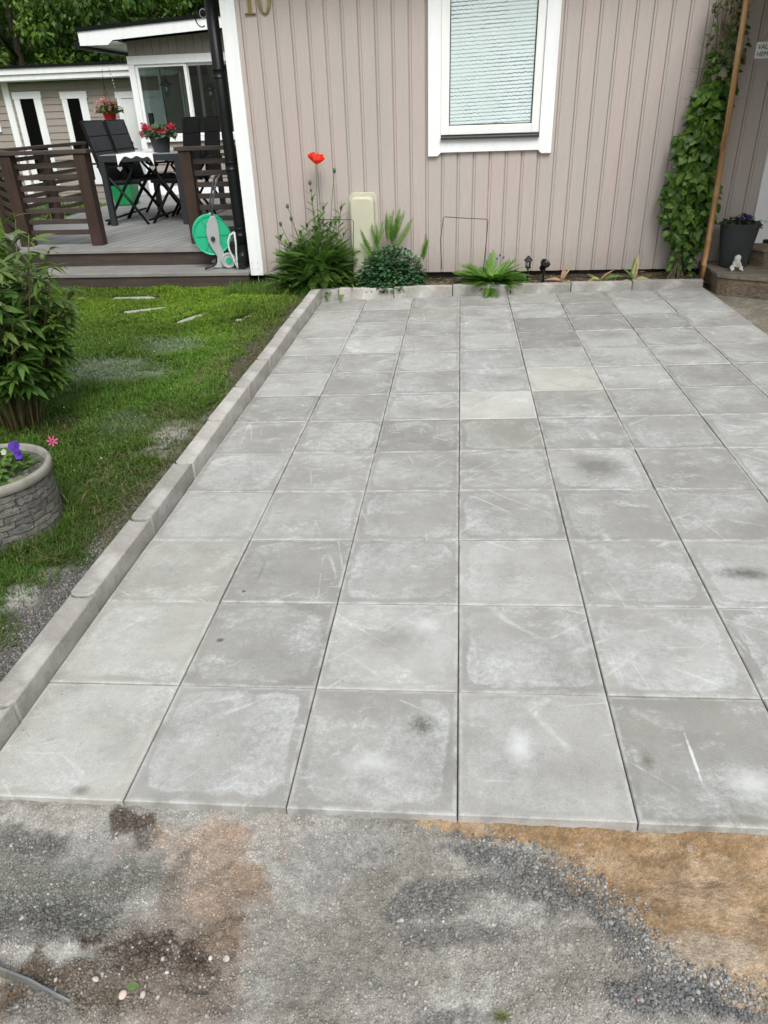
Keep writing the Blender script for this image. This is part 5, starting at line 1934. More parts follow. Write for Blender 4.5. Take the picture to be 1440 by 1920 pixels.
for px, py in ((937, 479), (944, 483), (932, 485)):
    p = aY(px, py, 5.45); b.tube([(.27, 5.42, .1), tuple(p)], .0015, 4)
b.build('flower_stem', STEM, ros)

# wilted tulips
DRYM = leafmat('dry_leaf', .8, .2)


def wilted(x, y, label, items):
    b = MB(); t = thing('wilted_tulip', label, 'wilted plant', (x, y, .07), 'wilted tulips in the flower bed')
    parts = []
    L1, F1 = leafshape(6, .34, .3, .55)
    for (dx, dz, L, colr, w_) in items:
        D = np.array([[dx, -.25, dz]]); N = np.array([[0, -.5, 1.0]])
        parts.append(stamp(L1, F1, np.array([[x, y, .075]]), frames(D, N), np.array([[L * w_, L, L]]), np.array([colr])))
    v, f, c = cat(parts); np_mesh('leaves', v, f, c, DRYM, t, smooth=True)


GRN, YEL, TAN, PNK = (.12, .22, .05), (.38, .38, .16), (.45, .36, .20), (.42, .24, .17)
wilted(.87, 5.37, 'wilted tulip with curled pinkish brown leaves, just right of the black spotlight', [(-.5, .35, .14, PNK, .8), (.05, .9, .13, PNK, .9), (.15, .75, .12, TAN, .6), (-.7, .05, .12, TAN, .5), (.9, .1, .12, YEL, .9)])
b = MB(); b.tube([(.885, 5.42, .08), (.893, 5.44, .3)], .0018, 5); 
o = b.build('dry_stalk', simple('straw', (.45, .38, .24), .8)); tag(o, 'thin dry upright stalk standing in the bed against the wall', 'stalk')
wilted(1.19, 5.37, 'wilted tulip with twisted green leaves and brown tips, middle of the three', [(-.9, .25, .14, YEL, .7), (.7, .55, .17, GRN, .8), (.35, .75, .13, PNK, .5), (.9, .65, .17, PNK, .35), (-.3, .3, .1, YEL, .8), (.9, .1, .17, GRN, .7), (-.5, .6, .09, YEL, .7)])
wilted(1.46, 5.36, 'wilted tulip with one broad pale yellow leaf lying to the right, nearest the climber', [(.0, .9, .17, GRN, 1.0), (-.25, .7, .14, GRN, .7), (1.1, .28, .19, YEL, 1.3), (-.9, .2, .14, YEL, .5), (.3, -.1, .12, GRN, .9), (-.5, .05, .12, GRN, .6), (.05, .95, .19, TAN, .7)])

# dry litter in the bed
n = 900
X = rng.uniform(-1.3, 2.0, n); Y = rng.uniform(5.27, 5.62, n)
v, f, c = stamp(*leafshape(2, .25, .3, .3), np.stack([X, Y, .062 + .012 * X + rng.uniform(0, .02, n)], -1), frames(rdir(n) * np.array([1, 1, .25]), rdir(n) + np.array([0, 0, 1])), rng.uniform(.02, .06, n), rc(n, (.05, .05, .02), (.25, .21, .12)))
stuff(np_mesh('leaf_litter', v, f, c, DRYM), 'dry leaf litter and weeds on the soil of the flower bed', 'leaf litter')

# wire plant supports
WIRE = simple('green_wire', (.035, .055, .03), .5, .3, 20)


def arch(pts, label):
    b = MB(); b.tube(pts, .0032, 8); tag(b.build('plant_support', WIRE, smooth=True), label, 'plant support', 'wire plant supports in the flower bed')


A4 = [aY(828, 505, 5.44), aY(826, 450, 5.44), aY(831, 410, 5.44), aY(834, 406.5, 5.44), aY(870, 409, 5.42), aY(912, 411, 5.40), aY(915, 415, 5.40), aY(912, 450, 5.40), aY(906, 510, 5.40)]
arch([tuple(p) for p in A4], 'thin green wire arch standing alone against the wall left of the green rosette')
A4 = [aY(600, 412, 5.44), aY(640, 412, 5.44), aY(659, 412, 5.42), aY(663, 416, 5.42), aY(663, 450, 5.42), aY(660, 520, 5.42)]
arch([tuple(p) for p in A4], 'wire support holding the right side of the poppy plant')

# cream utility cabinet on the wall
g = simple('cabinet', (.50, .50, .385), .45, .06, 5, .1, 60)


def rrect(x0, x1, z0, z1, r, m=6):
    P = []
    for cx, cz, a0 in ((x1 - r, z1 - r, 0), (x0 + r, z1 - r, math.pi / 2)):
        for i in range(m + 1):
            a = a0 + math.pi / 2 * i / m
            P.append((cx + r * math.cos(a), cz + r * math.sin(a)))
    return P + [(x0, z0), (x1, z0)]


ub = thing('cable_cabinet', 'rounded cream coloured cable cabinet fixed to the wall behind the plants', 'cabinet', (-.86, HY, .0))
b = MB(); b.prism(rrect(-.985, -.735, -.02, .79, .05), HY - .018, HY - .002, 'y'); b.build('back_plate', g, ub, bevel=.006, seg=3)
b = MB(); b.prism(rrect(-.968, -.755, -.02, .765, .055), HY - .125, HY - .0185, 'y'); b.build('cover', g, ub, bevel=.024, seg=5)

# garden lights
def glight(kind, p, label):
    t = thing('garden_light', label, 'garden light', tuple(p))
    x, y, z = p
    b = MB(); b.tube([(x, y, z), (x, y, z + .12)], .008, 8); b.build('spike', BLACK, t)
    if kind == 'lantern':
        b = MB(); b.lathe([(.035, .185), (.040, .178), (.012, .205), (.010, .213), (.0, .214)], 6, p); b.lathe([(.018, .165), (.038, .178), (.036, .185)], 6, p); b.build('roof', BLACK, t)
        b = MB()
        for k in range(6):
            a = k * math.pi / 3; b.bar((x + .020 * math.cos(a), y + .020 * math.sin(a), z + .12), (x + .025 * math.cos(a), y + .025 * math.sin(a), z + .172), .005, .005)
        b.lathe([(.024, .113), (.024, .122)], 12, p); b.build('lamp_cage', BLACK, t)
        b = MB(); b.lathe([(.015, .122), (.018, .165)], 12, p); b.build('glass_cover', GLASS, t)
    else:
        M3 = Matrix.Rotation(math.radians(50), 3, 'X') @ Matrix.Rotation(math.radians(20), 3, 'Z')
        M3 = Matrix.Rotation(math.radians(25), 3, 'Y') @ Matrix.Rotation(math.radians(28), 3, 'X')
        b = MB(); b.lathe([(.012, -.05), (.022, -.045), (.026, -.01), (.040, .012), (.043, .03), (.037, .032), (.034, .02), (.0, .018)], 24, (x, y, z + .15), M3); b.build('lamp_head', BLACK, t, smooth=True)
        b = MB(); b.lathe([(.016, .09), (.016, .12)], 12, p); b.build('joint', BLACK, t)


glight('lantern', (aY(990, 500, 5.46)[0], 5.46, .06), 'small black lantern garden light behind the green rosette')
glight('spot', (aY(1020, 500, 5.38)[0], 5.38, .06), 'black spotlight on a ground spike, right of the small lantern')

# ------------------------------------------------------------------ bamboo pole and climber
BAM = G('bamboo'); g = BAM
mp = g.coord('Object', (30, 30, 1.2)); a = g.noise(mp, 1, 5, .6, .5)
c = g.ramp(a, [(.32, (.13, .065, .03)), (.48, (.33, .17, .065)), (.62, (.42, .25, .11)), (.75, (.52, .42, .28))])
a2 = g.noise(g.coord('Object'), 5, 4); c = g.mix(g.ramp(a2, [(.55, 0.0), (.7, .6)]), c, (.50, .42, .30))
g.color(c); g.p.inputs['Roughness'].default_value = .45; BAM = g.m
b = MB()
p0 = aY(1313, 530, 5.34); p1 = aY(1345, 350, 5.36); p2 = aY(1403, -25, 5.38)
pts = []; rs = []
T = [0, .13, .135, .14, .27, .275, .28, .46, .465, .47, .66, .665, .67, .84, .845, .85, 1.0]
for i, t in enumerate(T):
    q = p0 * (1 - t) ** 2 + (2 * p1 - .5 * p0 - .5 * p2) * 2 * t * (1 - t) + p2 * t * t
    pts.append(q + np.array([.002 * math.sin(i * 1.7), 0, 0])); rs.append(.0245 if t in (.135, .275, .465, .665, .845) else .0215)
b.tube([tuple(q) for q in pts], rs, 20)
tag(b.build('bamboo_pole', BAM, smooth=True), 'long orange-brown bamboo pole standing upright beside the climbing plant', 'pole')
# climber
vine = thing('climbing_plant', 'climbing plant with heart shaped green leaves running up the wall beside the bamboo pole', 'climber', (1.87, 5.5, .06))
b = MB()
path = [(1275, 515), (1282, 430), (1295, 330), (1320, 230), (1350, 110), (1370, -10)]
spine = [aY(px, py, 5.57) for px, py in path]


def along(t):
    i = min(int(t * 5), 4); f_ = t * 5 - i
    return spine[i] * (1 - f_) + spine[i + 1] * f_


for k in range(26):
    off = np.array([rng.normal(0, .045), rng.normal(0, .02), 0]); T1 = rng.uniform(.5, 1.0) if k < 14 else 1.0
    ph = rng.uniform(0, 6)
    pts = [tuple(along(t * T1) + off * (.4 + t) + np.array([.02 * math.sin(t * 14 + ph), .01 * math.cos(t * 11 + ph), 0])) for t in np.linspace(.0, 1, 18)]
    b.tube(pts, rng.uniform(.0015, .004), 5)
b.build('stems', simple('vine_stem', (.16, .12, .06), .8, .3, 20), vine, smooth=True)
LH, LHF = leafshape(5, .85, .18, .35, 'heart')
OUT = [(515, 1250, 1295, .25), (470, 1258, 1300, .45), (440, 1252, 1322, .8), (405, 1243, 1325, 1.2), (370, 1243, 1332, 1.4), (335, 1248, 1338, 1.4), (305, 1276, 1340, 1.2),
       (278, 1262, 1342, 1.3), (262, 1268, 1345, 1.3), (240, 1290, 1350, 1.2), (205, 1298, 1358, 1.2), (175, 1305, 1366, 1.2), (150, 1318, 1370, .9), (118, 1335, 1378, .7), (90, 1330, 1392, .6), (50, 1326, 1405, .5), (15, 1338, 1400, .5), (-15, 1338, 1400, .5)]
OY = np.array([o[0] for o in OUT][::-1]); OL = np.array([o[1] for o in OUT][::-1]); OR = np.array([o[2] for o in OUT][::-1]); OD = np.array([o[3] for o in OUT][::-1])
LW = np.array([aY(o[1], o[0], 5.57) for o in OUT]); RW = np.array([aY(o[2], o[0], 5.57) for o in OUT]); DW = np.array([o[3] for o in OUT])
n = 2600
zz_ = rng.uniform(LW[0, 2], LW[-1, 2], n)
dens = np.interp(zz_, LW[:, 2], DW) / 1.4
sel = rng.random(n) < dens * (.45 + .7 * (vn(zz_ * 21, 0 * zz_, 4) > .38)); zz_ = zz_[sel]; n = len(zz_)
t = (zz_ - LW[0, 2]) / (LW[-1, 2] - LW[0, 2])
xl = np.interp(zz_, LW[:, 2], LW[:, 0]); xr = np.interp(zz_, RW[:, 2], RW[:, 0])
u = rng.uniform(-1, 1, n); wob_ = .8 + .45 * vn(zz_ * 24, np.sign(u) * 5, 6)
P = np.stack([(xl + xr) / 2 + u * (xr - xl) / 2 * wob_, 5.57 - rng.random(n) * .13 * np.sqrt(1 - (u * .9) ** 2), zz_ + rng.normal(0, .01, n)], -1)
P[:, 1] = np.minimum(P[:, 1], 5.655)
D = np.stack([u * .9 + rng.normal(0, .6, n), -.35 + rng.normal(0, .4, n), -.7 + rng.normal(0, .5, n)], -1)
N = np.stack([u * .5 + rng.normal(0, .5, n), np.full(n, -.8), .6 + rng.normal(0, .45, n)], -1)
sz = rng.uniform(.045, .078, n) * np.interp(t, [0, .1, .3, .7, .85, 1], [.6, .75, 1.05, 1, .6, .5])
cl = rc(n, (.028, .08, .012), (.125, .23, .032)) * np.interp(t, [0, .75, .85, 1], [1, 1, .7, .6])[:, None]
olds = (rng.random(n) < np.interp(t, [0, .7, .85, 1], [0, 0, .35, .4]))[:, None]
cl = np.where(olds, rc(n, (.10, .09, .05), (.20, .17, .10)), cl)
v, f, c = stamp(LH, LHF, P, frames(D, N), sz, cl); np_mesh('leaves', v, f, c, LEAFG, vine, smooth=True)
# dry thin twigs at the top
b = MB()
for k in range(170):
    t0 = rng.uniform(.60, .99); p = along(t0) + np.array([rng.normal(0, .05), -.03, 0])
    q = p + np.array([rng.normal(0, .07), rng.normal(-.02, .03), rng.uniform(-.06, .16)])
    m_ = (p + q) / 2 + rng.normal(0, .015, 3); b.tube([tuple(p), tuple(m_), tuple(q)], .0014, 4)
b.build('dry_twigs', simple('twig', (.20, .17, .11), .9), vine)
# roots / woody base
b = MB()
for k in range(16):
    a = rng.uniform(0, 6.28); b.tube([(1.83 + .08 * math.cos(a), 5.46 + .05 * math.sin(a), .05), (1.85 + .03 * math.cos(a), 5.5, .15), (1.87 + .02 * rng.normal(), 5.55, .34)], .0035, 5)
b.build('woody_base', simple('woodybase', (.13, .10, .065), .9, .3, 20), vine)

# ------------------------------------------------------------------ ribbed pot, frog, sign
pp = (2.272, 5.42)
pot = thing('plant_pot', 'tall dark grey ribbed pot with violet flowers standing on the porch step', 'plant pot', (pp[0], pp[1], .172))
POTM = simple('anthracite_pot', (.028, .031, .035), .55, .15, 8, .1, 80)
b = MB(); b.lathe([(.098, 0), (.104, .006), (.150, .33), (.152, .345), (.144, .345), (.138, .31)], 144, (pp[0], pp[1], .1725), rib=.010); b.build('body', POTM, pot)
b = MB(); b.lathe([(.140, .31), (.0, .32)], 24, (pp[0], pp[1], .1725), cap=False); b.build('potting_soil', bpy.data.materials['potsoil'], pot)
leafmass('leaves', pp[0], pp[1], .485, .165, .14, .075, 300, .034, (.025, .06, .015), (.07, .13, .03), pot)
for dx, dy, dz, s in ((-.02, -.05, .065, .026), (.03, -.06, .075, .028), (.01, -.03, .085, .026), (-.05, -.04, .05, .022), (.05, -.03, .07, .022)):
    flower('flower', (pp[0] + dx, pp[1] + dy, .485 + dz), s * .8, (.035, .012, .11), 5, pot, (random.uniform(-.4, .4), -1, .6), .1, (.02, .01, .06))
flower('flower', (pp[0] + .215, pp[1] - .02, .545), .022, (.45, .10, .18), 5, pot, (0, -1, .6), .4, label='pink bloom')
flower('flower', (pp[0] + .185, pp[1] - .02, .52), .016, (.6, .6, .6), 5, pot, (0, -1, .6), .4)

FROG = simple('cast_frog', (.50, .50, .46), .85, .3, 40, .5, 120)
fx, fy, fz = 2.235, 5.235, .1735


def skin_body(name, verts, edges, radii, mat, parent=None, sub=2, base=None):
    me = bpy.data.meshes.new(name)
    off = np.array(base if base is not None else verts[0], float)
    me.from_pydata([tuple(np.array(v) - off) for v in verts], edges, [])
    o = bpy.data.objects.new(name, me); COL.objects.link(o); o.location = off
    sk_ = o.modifiers.new('skin', 'SKIN')
    for i, r in enumerate(radii):
        me.skin_vertices[0].data[i].radius = (r, r) if not isinstance(r, tuple) else r
    me.skin_vertices[0].data[0].use_root = True
    s_ = o.modifiers.new('sub', 'SUBSURF'); s_.levels = sub; s_.render_levels = sub
    dg = bpy.context.evaluated_depsgraph_get()
    m2 = bpy.data.meshes.new_from_object(o.evaluated_get(dg))
    bpy.data.objects.remove(o)
    m2.materials.clear(); m2.materials.append(mat)
    m2.polygons.foreach_set('use_smooth', [True] * len(m2.polygons))
    o = bpy.data.objects.new(name, m2); COL.objects.link(o); o.location = off
    o['_o'] = tuple(off)
    return o


def F3(x, y, z, k=1.22):
    return (fx + x * k, fy + y * k, fz + z * k)


vs = []; es = []; rs = []


def addv(p, r, par=None):
    vs.append(F3(*p)); rs.append(r * 1.22)
    if par is not None:
        es.append((par, len(vs) - 1))
    return len(vs) - 1


bd = addv((0, 0, .028), .027)
ch = addv((0, -.004, .052), .020, bd)
hd = addv((0, -.010, .078), .022, ch)
for s in (-1, 1):
    e_ = addv((s * .013, -.008, .100), .0085, hd)
    sh = addv((s * .020, -.014, .050), .008, ch); el_ = addv((s * .026, -.022, .028), .006, sh); ha = addv((s * .018, -.034, .007), .006, el_)
    kn = addv((s * .036, -.010, .026), .011, bd); ft = addv((s * .030, -.030, .008), .008, kn); te = addv((s * .038, -.044, .006), .006, ft)
frog = skin_body('frog_figurine', vs, es, rs, FROG, base=F3(0, 0, 0))
tag(frog, 'small pale stone frog figurine sitting in front of the ribbed pot', 'figurine')
b = MB()
for s in (-1, 1):
    for k in range(1):
        b.lathe([(.0060, 0), (.0045, .003), (.0, .004)], 10, F3(s * .0145, -.0178, .103), RM)
b.tube([F3(x, -.0325 + abs(x) * .25, .072 + abs(x) * .25) for x in np.linspace(-.012, .012, 7)], .0009, 5)
e_ = b.build('eyes_and_mouth', DKP, frog)

# hanging sign by the door, lettering partly outside the picture
sg = thing('welcome_sign', 'small white sign with black hand lettering hanging in the dark at the upper right edge', 'sign', (2.17, 5.0, 1.65))
p = aY(1414, 110, 5.30); q = aY(1419, 79, 5.30)
sx0, sz0, sz1 = p[0], p[2], q[2]
b = MB(); b.box(sx0, sx0 + .26, 5.295, 5.303, sz0, sz1); b.build('board', simple('signboard', (.55, .57, .56), .6, .05), sg)
for i, (txt, zf) in enumerate((('VÄLKOMMEN', .56), ('HEM TILL OSS', .13))):
    cu = bpy.data.curves.new('t', 'FONT'); cu.body = txt; cu.size = (sz1 - sz0) * .42; cu.extrude = .0006; cu.shear = .08
    to = bpy.data.objects.new('t', cu); COL.objects.link(to)
    dg = bpy.context.evaluated_depsgraph_get()
    m2 = bpy.data.meshes.new_from_object(to.evaluated_get(dg)); bpy.data.objects.remove(to)
    wx = max(v_.co.x for v_ in m2.vertices)
    k = min(1, .245 / wx)
    m2.transform(Matrix.Scale(k, 4, (1, 0, 0)) if k < 1 else Matrix.Identity(4))
    m2.transform(Matrix.Rotation(math.pi / 2, 4, 'X'))
    m2.materials.append(BLACK)
    o = bpy.data.objects.new('lettering', m2); COL.objects.link(o); o.parent = sg
    o.location = np.array([sx0 + .008, 5.2935, sz0 + (sz1 - sz0) * zf]) - np.array(sg['_o'])
b = MB(); b.tube([(sx0 + .03, 5.299, sz1), (sx0 + .13, 5.3, sz1 + .16), (sx0 + .23, 5.299, sz1)], .0015, 5); b.tube([(sx0 + .13, 5.3, sz1 + .16), (sx0 + .13, 5.3, 2.33)], .0015, 5); b.build('cord', BLACK, sg)
# ------------------------------------------------------------------ flowers at the deck
fl_ = thing('flower_pot', 'dark pot of bright pink-red geraniums standing on the garden table', 'flower pot', (-3.49, 8.0, 1.062))
b = MB(); b.lathe([(.088, 0), (.118, .17), (.125, .17), (.125, .19), (.11, .19)], 32, (-3.49, 8.0, 1.062)); b.build('pot', POTM, fl_)
leafmass('leaves', -3.49, 8.0, 1.22, .18, .15, .10, 300, .055, (.06, .12, .07), (.12, .20, .12), fl_, (LR, LRF))


def flowerhead(c, r, n, lo, hi, parent, name='flower', s=.03):
    d = rdir(n); P = np.array(c) + d * r * (rng.random((n, 1)) ** .3) * np.array([1, 1, .75])
    v, f, c_ = stamp(*leafshape(2, .9, .3, .3), P, frames(rdir(n), d + rdir(n) * .4), rng.uniform(.7, 1.2, n) * s, rc(n, lo, hi))
    return np_mesh(name, v, f, c_, PETAL, parent)


for dx, dy, dz in ((-.15, -.02, .30), (-.08, -.06, .27), (-.02, .0, .25), (.03, -.06, .21), (.08, -.03, .23), (.15, .0, .29), (-.17, -.04, .22), (.10, -.08, .24), (-.03, -.08, .22)):
    flowerhead((-3.49 + dx, 8 + dy, 1.03 + dz), .045, 60, (.45, .02, .05), (.75, .10, .18), fl_)
hb = thing('hanging_basket', 'red pot of pale pink flowers hanging on a thin chain in front of the outbuilding', 'hanging basket', (-6.03, 12.5, 1.41))
b = MB(); b.lathe([(.085, -.03), (.11, .10), (.117, .10), (.117, .115), (.10, .115)], 24, (-6.03, 12.5, 1.41)); b.build('pot', simple('red_plastic', (.62, .012, .02), .4, .05), hb)
leafmass('leaves', -6.02, 12.5, 1.52, .22, .20, .13, 500, .05, (.04, .10, .025), (.10, .18, .05), hb)
d = rdir(60); d[:, 2] = np.abs(d[:, 2]) * .9 + .05
for k in range(26):
    c_ = np.array([-6.04, 12.48, 1.53]) + d[k] * np.array([.21, .17, .20])
    flowerhead(c_, .035, 16, (.62, .28, .26), (.85, .55, .50), hb, s=.035)
b = MB()
for a in (0, 2.1, 4.2):
    b.tube([(-6.03 + .098 * math.cos(a), 12.5 + .098 * math.sin(a), 1.51), (-6.03, 12.5, 1.95)], .003, 5)
b.tube([(-6.03, 12.5, 1.95), (-6.03, 12.55, 2.17)], .003, 5); b.build('chain', BLACK, hb)
b = MB()
for k in range(7):
    b.lathe([(.001, -.02), (.014, 0), (.001, .02)], 6, (-5.93 + .008 * k, 12.6, 2.14 - .05 * k))
b.tube([(-5.93, 12.6, 2.2), (-5.875, 12.6, 1.80)], .002, 4)
tag(b.build('crystal_chain', simple('crystal', (.55, .58, .6), .15, .1)), 'string of small clear crystals hanging above the red hanging basket', 'crystal chain')
# low plants beyond the railing
for i, (x, y, s, lo, hi, lab) in enumerate(((-6.4, 10.6, .45, (.05, .13, .02), (.10, .22, .04), 'low bright green bush seen through the railing slats'), (-5.9, 9.4, .3, (.10, .09, .05), (.20, .18, .10), 'dry looking low shrub just beyond the left railing'))):
    t = leafmass('low_bush', x, y, -.1, s, s, s * 1.1, 900, .07, lo, hi); tag(t, lab, 'bush')

# ================================================================== gravel and stones on the dug-up strip
phi = (1 + 5 ** .5) / 2
IV = np.array([(-1, phi, 0), (1, phi, 0), (-1, -phi, 0), (1, -phi, 0), (0, -1, phi), (0, 1, phi), (0, -1, -phi), (0, 1, -phi), (phi, 0, -1), (phi, 0, 1), (-phi, 0, -1), (-phi, 0, 1)]) / 1.9
IF = np.array([(0, 11, 5), (0, 5, 1), (0, 1, 7), (0, 7, 10), (0, 10, 11), (1, 5, 9), (5, 11, 4), (11, 10, 2), (10, 7, 6), (7, 1, 8), (3, 9, 4), (3, 4, 2), (3, 2, 6), (3, 6, 8), (3, 8, 9), (4, 9, 5), (2, 4, 11), (6, 2, 10), (8, 6, 7), (9, 8, 1)])


def pebbles(X, Y, Z, size, col):
    n = len(X); parts = []
    grp = rng.integers(0, 8, n)
    for k in range(8):
        m = grp == k
        if not m.any():
            continue
        sh = IV * (1 + rng.uniform(-.28, .28, (12, 1))) * np.array([1, .8, .62])
        P = np.stack([X[m], Y[m], Z[m]], -1)
        a = rng.uniform(0, 6.28, m.sum()); D = np.stack([np.cos(a), np.sin(a), rng.normal(0, .3, m.sum())], -1)
        parts.append(stamp(sh, IF, P, frames(D, np.tile([0, 0, 1.], (m.sum(), 1)) + rng.normal(0, .25, (m.sum(), 3))), size[m] / 2, col[m]))
    return cat(parts)


n = 300000
X = rng.uniform(-1.2, 1.0, n); Y = rng.uniform(-.60, -.004, n)
base_c, sw_ = soil_paint(X, Y)
dk_ = 1 - sst(.12, .22, base_c.mean(-1))
inside = inpoly(X, Y, SANDPOLY)
clust = fbm(X * 14, Y * 14, 91)
brown = sst(.02, .06, base_c[..., 0] - base_c[..., 2] * 1.15)
dk_ = dk_ * (1 - .72 * brown)
pr_ = (.30 + .55 * dk_ + .25 * sst(.5, .65, clust)) * np.where(inside, .05, 1)
ok = rng.random(n) < pr_ * .75
X, Y, base_c, dk_, inside = X[ok], Y[ok], base_c[ok], dk_[ok], inside[ok]
xs_ = []
for (x1, y1), (x2, y2) in zip(SANDLINE[3:-2], SANDLINE[4:-1]):
    m_ = 260; tt_ = rng.random(m_); xs_.append(np.stack([x1 + (x2 - x1) * tt_ + rng.normal(0, .022, m_), y1 + (y2 - y1) * tt_ + rng.normal(0, .018, m_)], -1))
xs_ = np.concatenate(xs_); xs_ = xs_[xs_[:, 1] < -.01]
X = np.r_[X, xs_[:, 0]]; Y = np.r_[Y, xs_[:, 1]]; m_ = len(xs_)
base_c = np.r_[base_c, rc(m_, (.09, .095, .095), (.30, .30, .285))]; dk_ = np.r_[dk_, np.full(m_, .8)]; inside = np.r_[inside, np.zeros(m_, bool)]
n = len(X)
sz = .0018 + .0052 * rng.random(n) ** 5 + dk_ * .007 * rng.random(n) ** 2.2
sz = np.where(rng.random(n) < .012, sz + .006, sz)
sz = np.where(inside, .0022, sz)
col = base_c * rng.uniform(.7, 1.4, (n, 1)) + .02
lt = rng.random(n) < .035
col[lt] = rc(lt.sum(), (.28, .28, .26), (.42, .41, .38))
v, f, c = pebbles(X, Y, soil_z(X, Y) + sz * .12, sz, col)
stuff(np_mesh('gravel', v, f, c, STONEM), 'loose grey gravel and grit scattered over the dug-up strip before the slabs', 'gravel')
print('pebbles', n)
# gravel strip along the outer side of the edging
n = 34000
X = rng.uniform(-1.6, -1.285, n); Y = rng.uniform(-.3, 1.6, n)
s_, _, _ = lawn_masks(X, Y)
ok = rng.random(n) < s_ * (1 - sst(.95, 1.5, Y)) + .05 * s_
X, Y = X[ok], Y[ok]; n = len(X)
sz = .003 + .008 * rng.random(n) ** 2.2
v, f, c = pebbles(X, Y, lawn_z(X, Y) + sz * .1, sz, rc(n, (.06, .06, .056), (.24, .235, .22)))
stuff(np_mesh('gravel_strip', v, f, c, STONEM), 'grey gravel lying along the outside of the left edging stones', 'gravel')
# grit on edging stones and slabs, and grit on the path to the right
n = 420
X = rng.normal(-1.243, .025, n); Y = rng.normal(.62, .10, n)
ok = np.abs(X + 1.243) < .04; X, Y = X[ok], Y[ok]; n = len(X)
v1 = pebbles(X, Y, np.full(n, .0375) + .003 * (Y > .75), rng.uniform(.0015, .005, n), rc(n, (.05, .05, .04), (.16, .15, .13)))
n = 260
X = rng.uniform(-1.18, 1.8, n); Y = rng.uniform(.02, 2.5, n)
X[:90] = rng.uniform(-1.19, -1.12, 90); Y[:90] = rng.uniform(.1, 1.0, 90)
v2 = pebbles(X, Y, X * TILT + .0012, rng.uniform(.0012, .0035, n), rc(n, (.05, .05, .04), (.3, .3, .28)))
v, f, c = cat([v1, v2])
stuff(np_mesh('grit', v, f, c, STONEM), 'crumbs of grit and soil lying on the edging stones and slabs', 'grit')
n = 5000
X = rng.uniform(2.0, 4.0, n); Y = rng.uniform(2.6, 5.5, n); sz = .003 + .009 * rng.random(n) ** 4
v, f, c = pebbles(X, Y, .014 + .02 * sst(2.3, 5, X) + 0 * X, sz, rc(n, (.14, .13, .11), (.36, .34, .30)))
stuff(np_mesh('path_grit', v, f, c, STONEM), 'small stones on the sandy ground beside the porch steps', 'gravel')

# single larger stones
for (px, py, s, colr, lab) in ((230, 1868, .024, (.62, .50, .43), 'largest pale pinkish stone in the dark soil at the lower left'),
                               (182, 1842, .018, (.50, .46, .38), 'oval beige stone left of the pale pinkish stone'),
                               (268, 1866, .017, (.42, .44, .35), 'greenish oval stone next to the small green leaf'),
                               (424, 1794, .022, (.46, .43, .36), 'squarish beige stone below the reddish soil patch'),
                               (394, 1793, .013, (.62, .60, .54), 'small white stone left of the squarish beige one'),
                               (423, 1624, .014, (.20, .20, .19), 'round dark grey stone in the tan soil patch'),
                               (1143, 1737, .018, (.30, .31, .31), 'angular light grey stone in the dark gravel band'),
                               (1195, 1881, .009, (.62, .33, .28), 'tiny reddish pink stone near the bottom right'),
                               (270, 1533, .014, (.30, .24, .20), 'brownish stone close to the slab joint at the left'),
                               (315, 1832, .013, (.60, .56, .48), 'pale round stone right of the dark soil')):
    x, y = g3(px, py)
    v, f, c = pebbles(np.array([x]), np.array([y]), np.array([soil_z(np.array(x), np.array(y)) + s * .25]), np.array([s]), np.array([colr]))
    o = np_mesh('stone', v, f, c, STONEM)
    sb_ = o.modifiers.new('s', 'SUBSURF'); sb_.levels = 2; sb_.render_levels = 2
    tag(o, lab, 'stone')
x, y = g3(255, 1858)
z0_ = float(soil_z(np.array(x), np.array(y)))
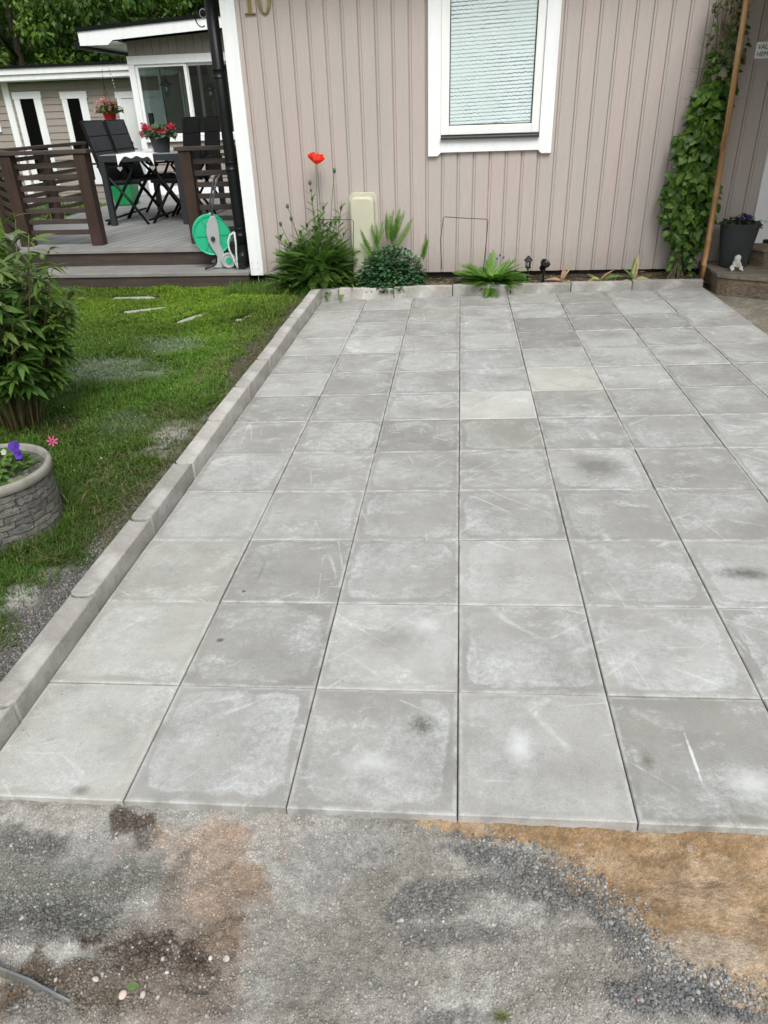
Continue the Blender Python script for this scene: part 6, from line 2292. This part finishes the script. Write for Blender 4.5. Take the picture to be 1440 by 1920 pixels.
v, f, c = stamp(*leafshape(5, .6, .2, .1), np.array([[x - .016, y, z0_ + .012]]), frames(np.array([[1, .15, .0]]), np.array([[0, -.3, 1.]])), np.array([.025]), np.array([(.12, .19, .06)]))
tag(np_mesh('fallen_leaf', v, f, c, LEAF, smooth=True), 'small green leaf lying beside the pale stones at the lower left', 'leaf')
# landscaping strip sticking out of the soil
b = MB()
P = [g3(-60, 1795), g3(0, 1828), g3(60, 1853), g3(110, 1878), g3(160, 1893)]
hh = [.038, .033, .026, .015, .004]
vs = []; fs = []
for (x, y), h_ in zip(P, hh):
    z = float(soil_z(np.array(x), np.array(y)))
    vs += [(x, y, z - .03), (x, y, z + h_), (x + .002, y + .0035, z + h_), (x + .002, y + .0035, z - .03)]
for i in range(len(P) - 1):
    for j in range(4):
        fs.append((i * 4 + j, i * 4 + (j + 1) % 4, (i + 1) * 4 + (j + 1) % 4, (i + 1) * 4 + j))
b.add(vs, fs)
tag(b.build('landscape_strip', simple('grey_strip', (.17, .18, .18), .55, .2, 20, .3, 80)), 'grey plastic edging strip sticking out of the soil at the lower left corner', 'edging strip')
# dry brown straw at the corner
n = 50
x, y = g3(12, 1878)
P = np.stack([rng.normal(x, .035, n), rng.normal(y, .02, n), np.full(n, float(soil_z(np.array(x), np.array(y)))) + .01], -1)
v, f, c = blades(P, rng.uniform(.02, .06, n), rng.uniform(.0015, .003, n), rc(n, (.10, .06, .035), (.26, .17, .10)), 1.6)
stuff(np_mesh('straw', v, f, c, DRYM), 'reddish dry straw in the lower left corner', 'straw')
n = 60
x, y = g3(945, 1905)
P = np.stack([rng.normal(x, .008, n), rng.normal(y, .005, n), np.full(n, float(soil_z(np.array(x), np.array(y))))], -1)
v, f, c = blades(P, rng.uniform(.008, .022, n), rng.uniform(.001, .0018, n), rc(n, (.16, .20, .05), (.3, .32, .12)), 1.6)
tag(np_mesh('grass_tuft', v, f, c, GRASS), 'tiny tuft of pale grass in the gravel at the bottom edge', 'grass tuft')

pl.scale = (1.10, 1.10, 1.0)
for o in bpy.data.objects:
    if '_o' in o:
        del o['_o']
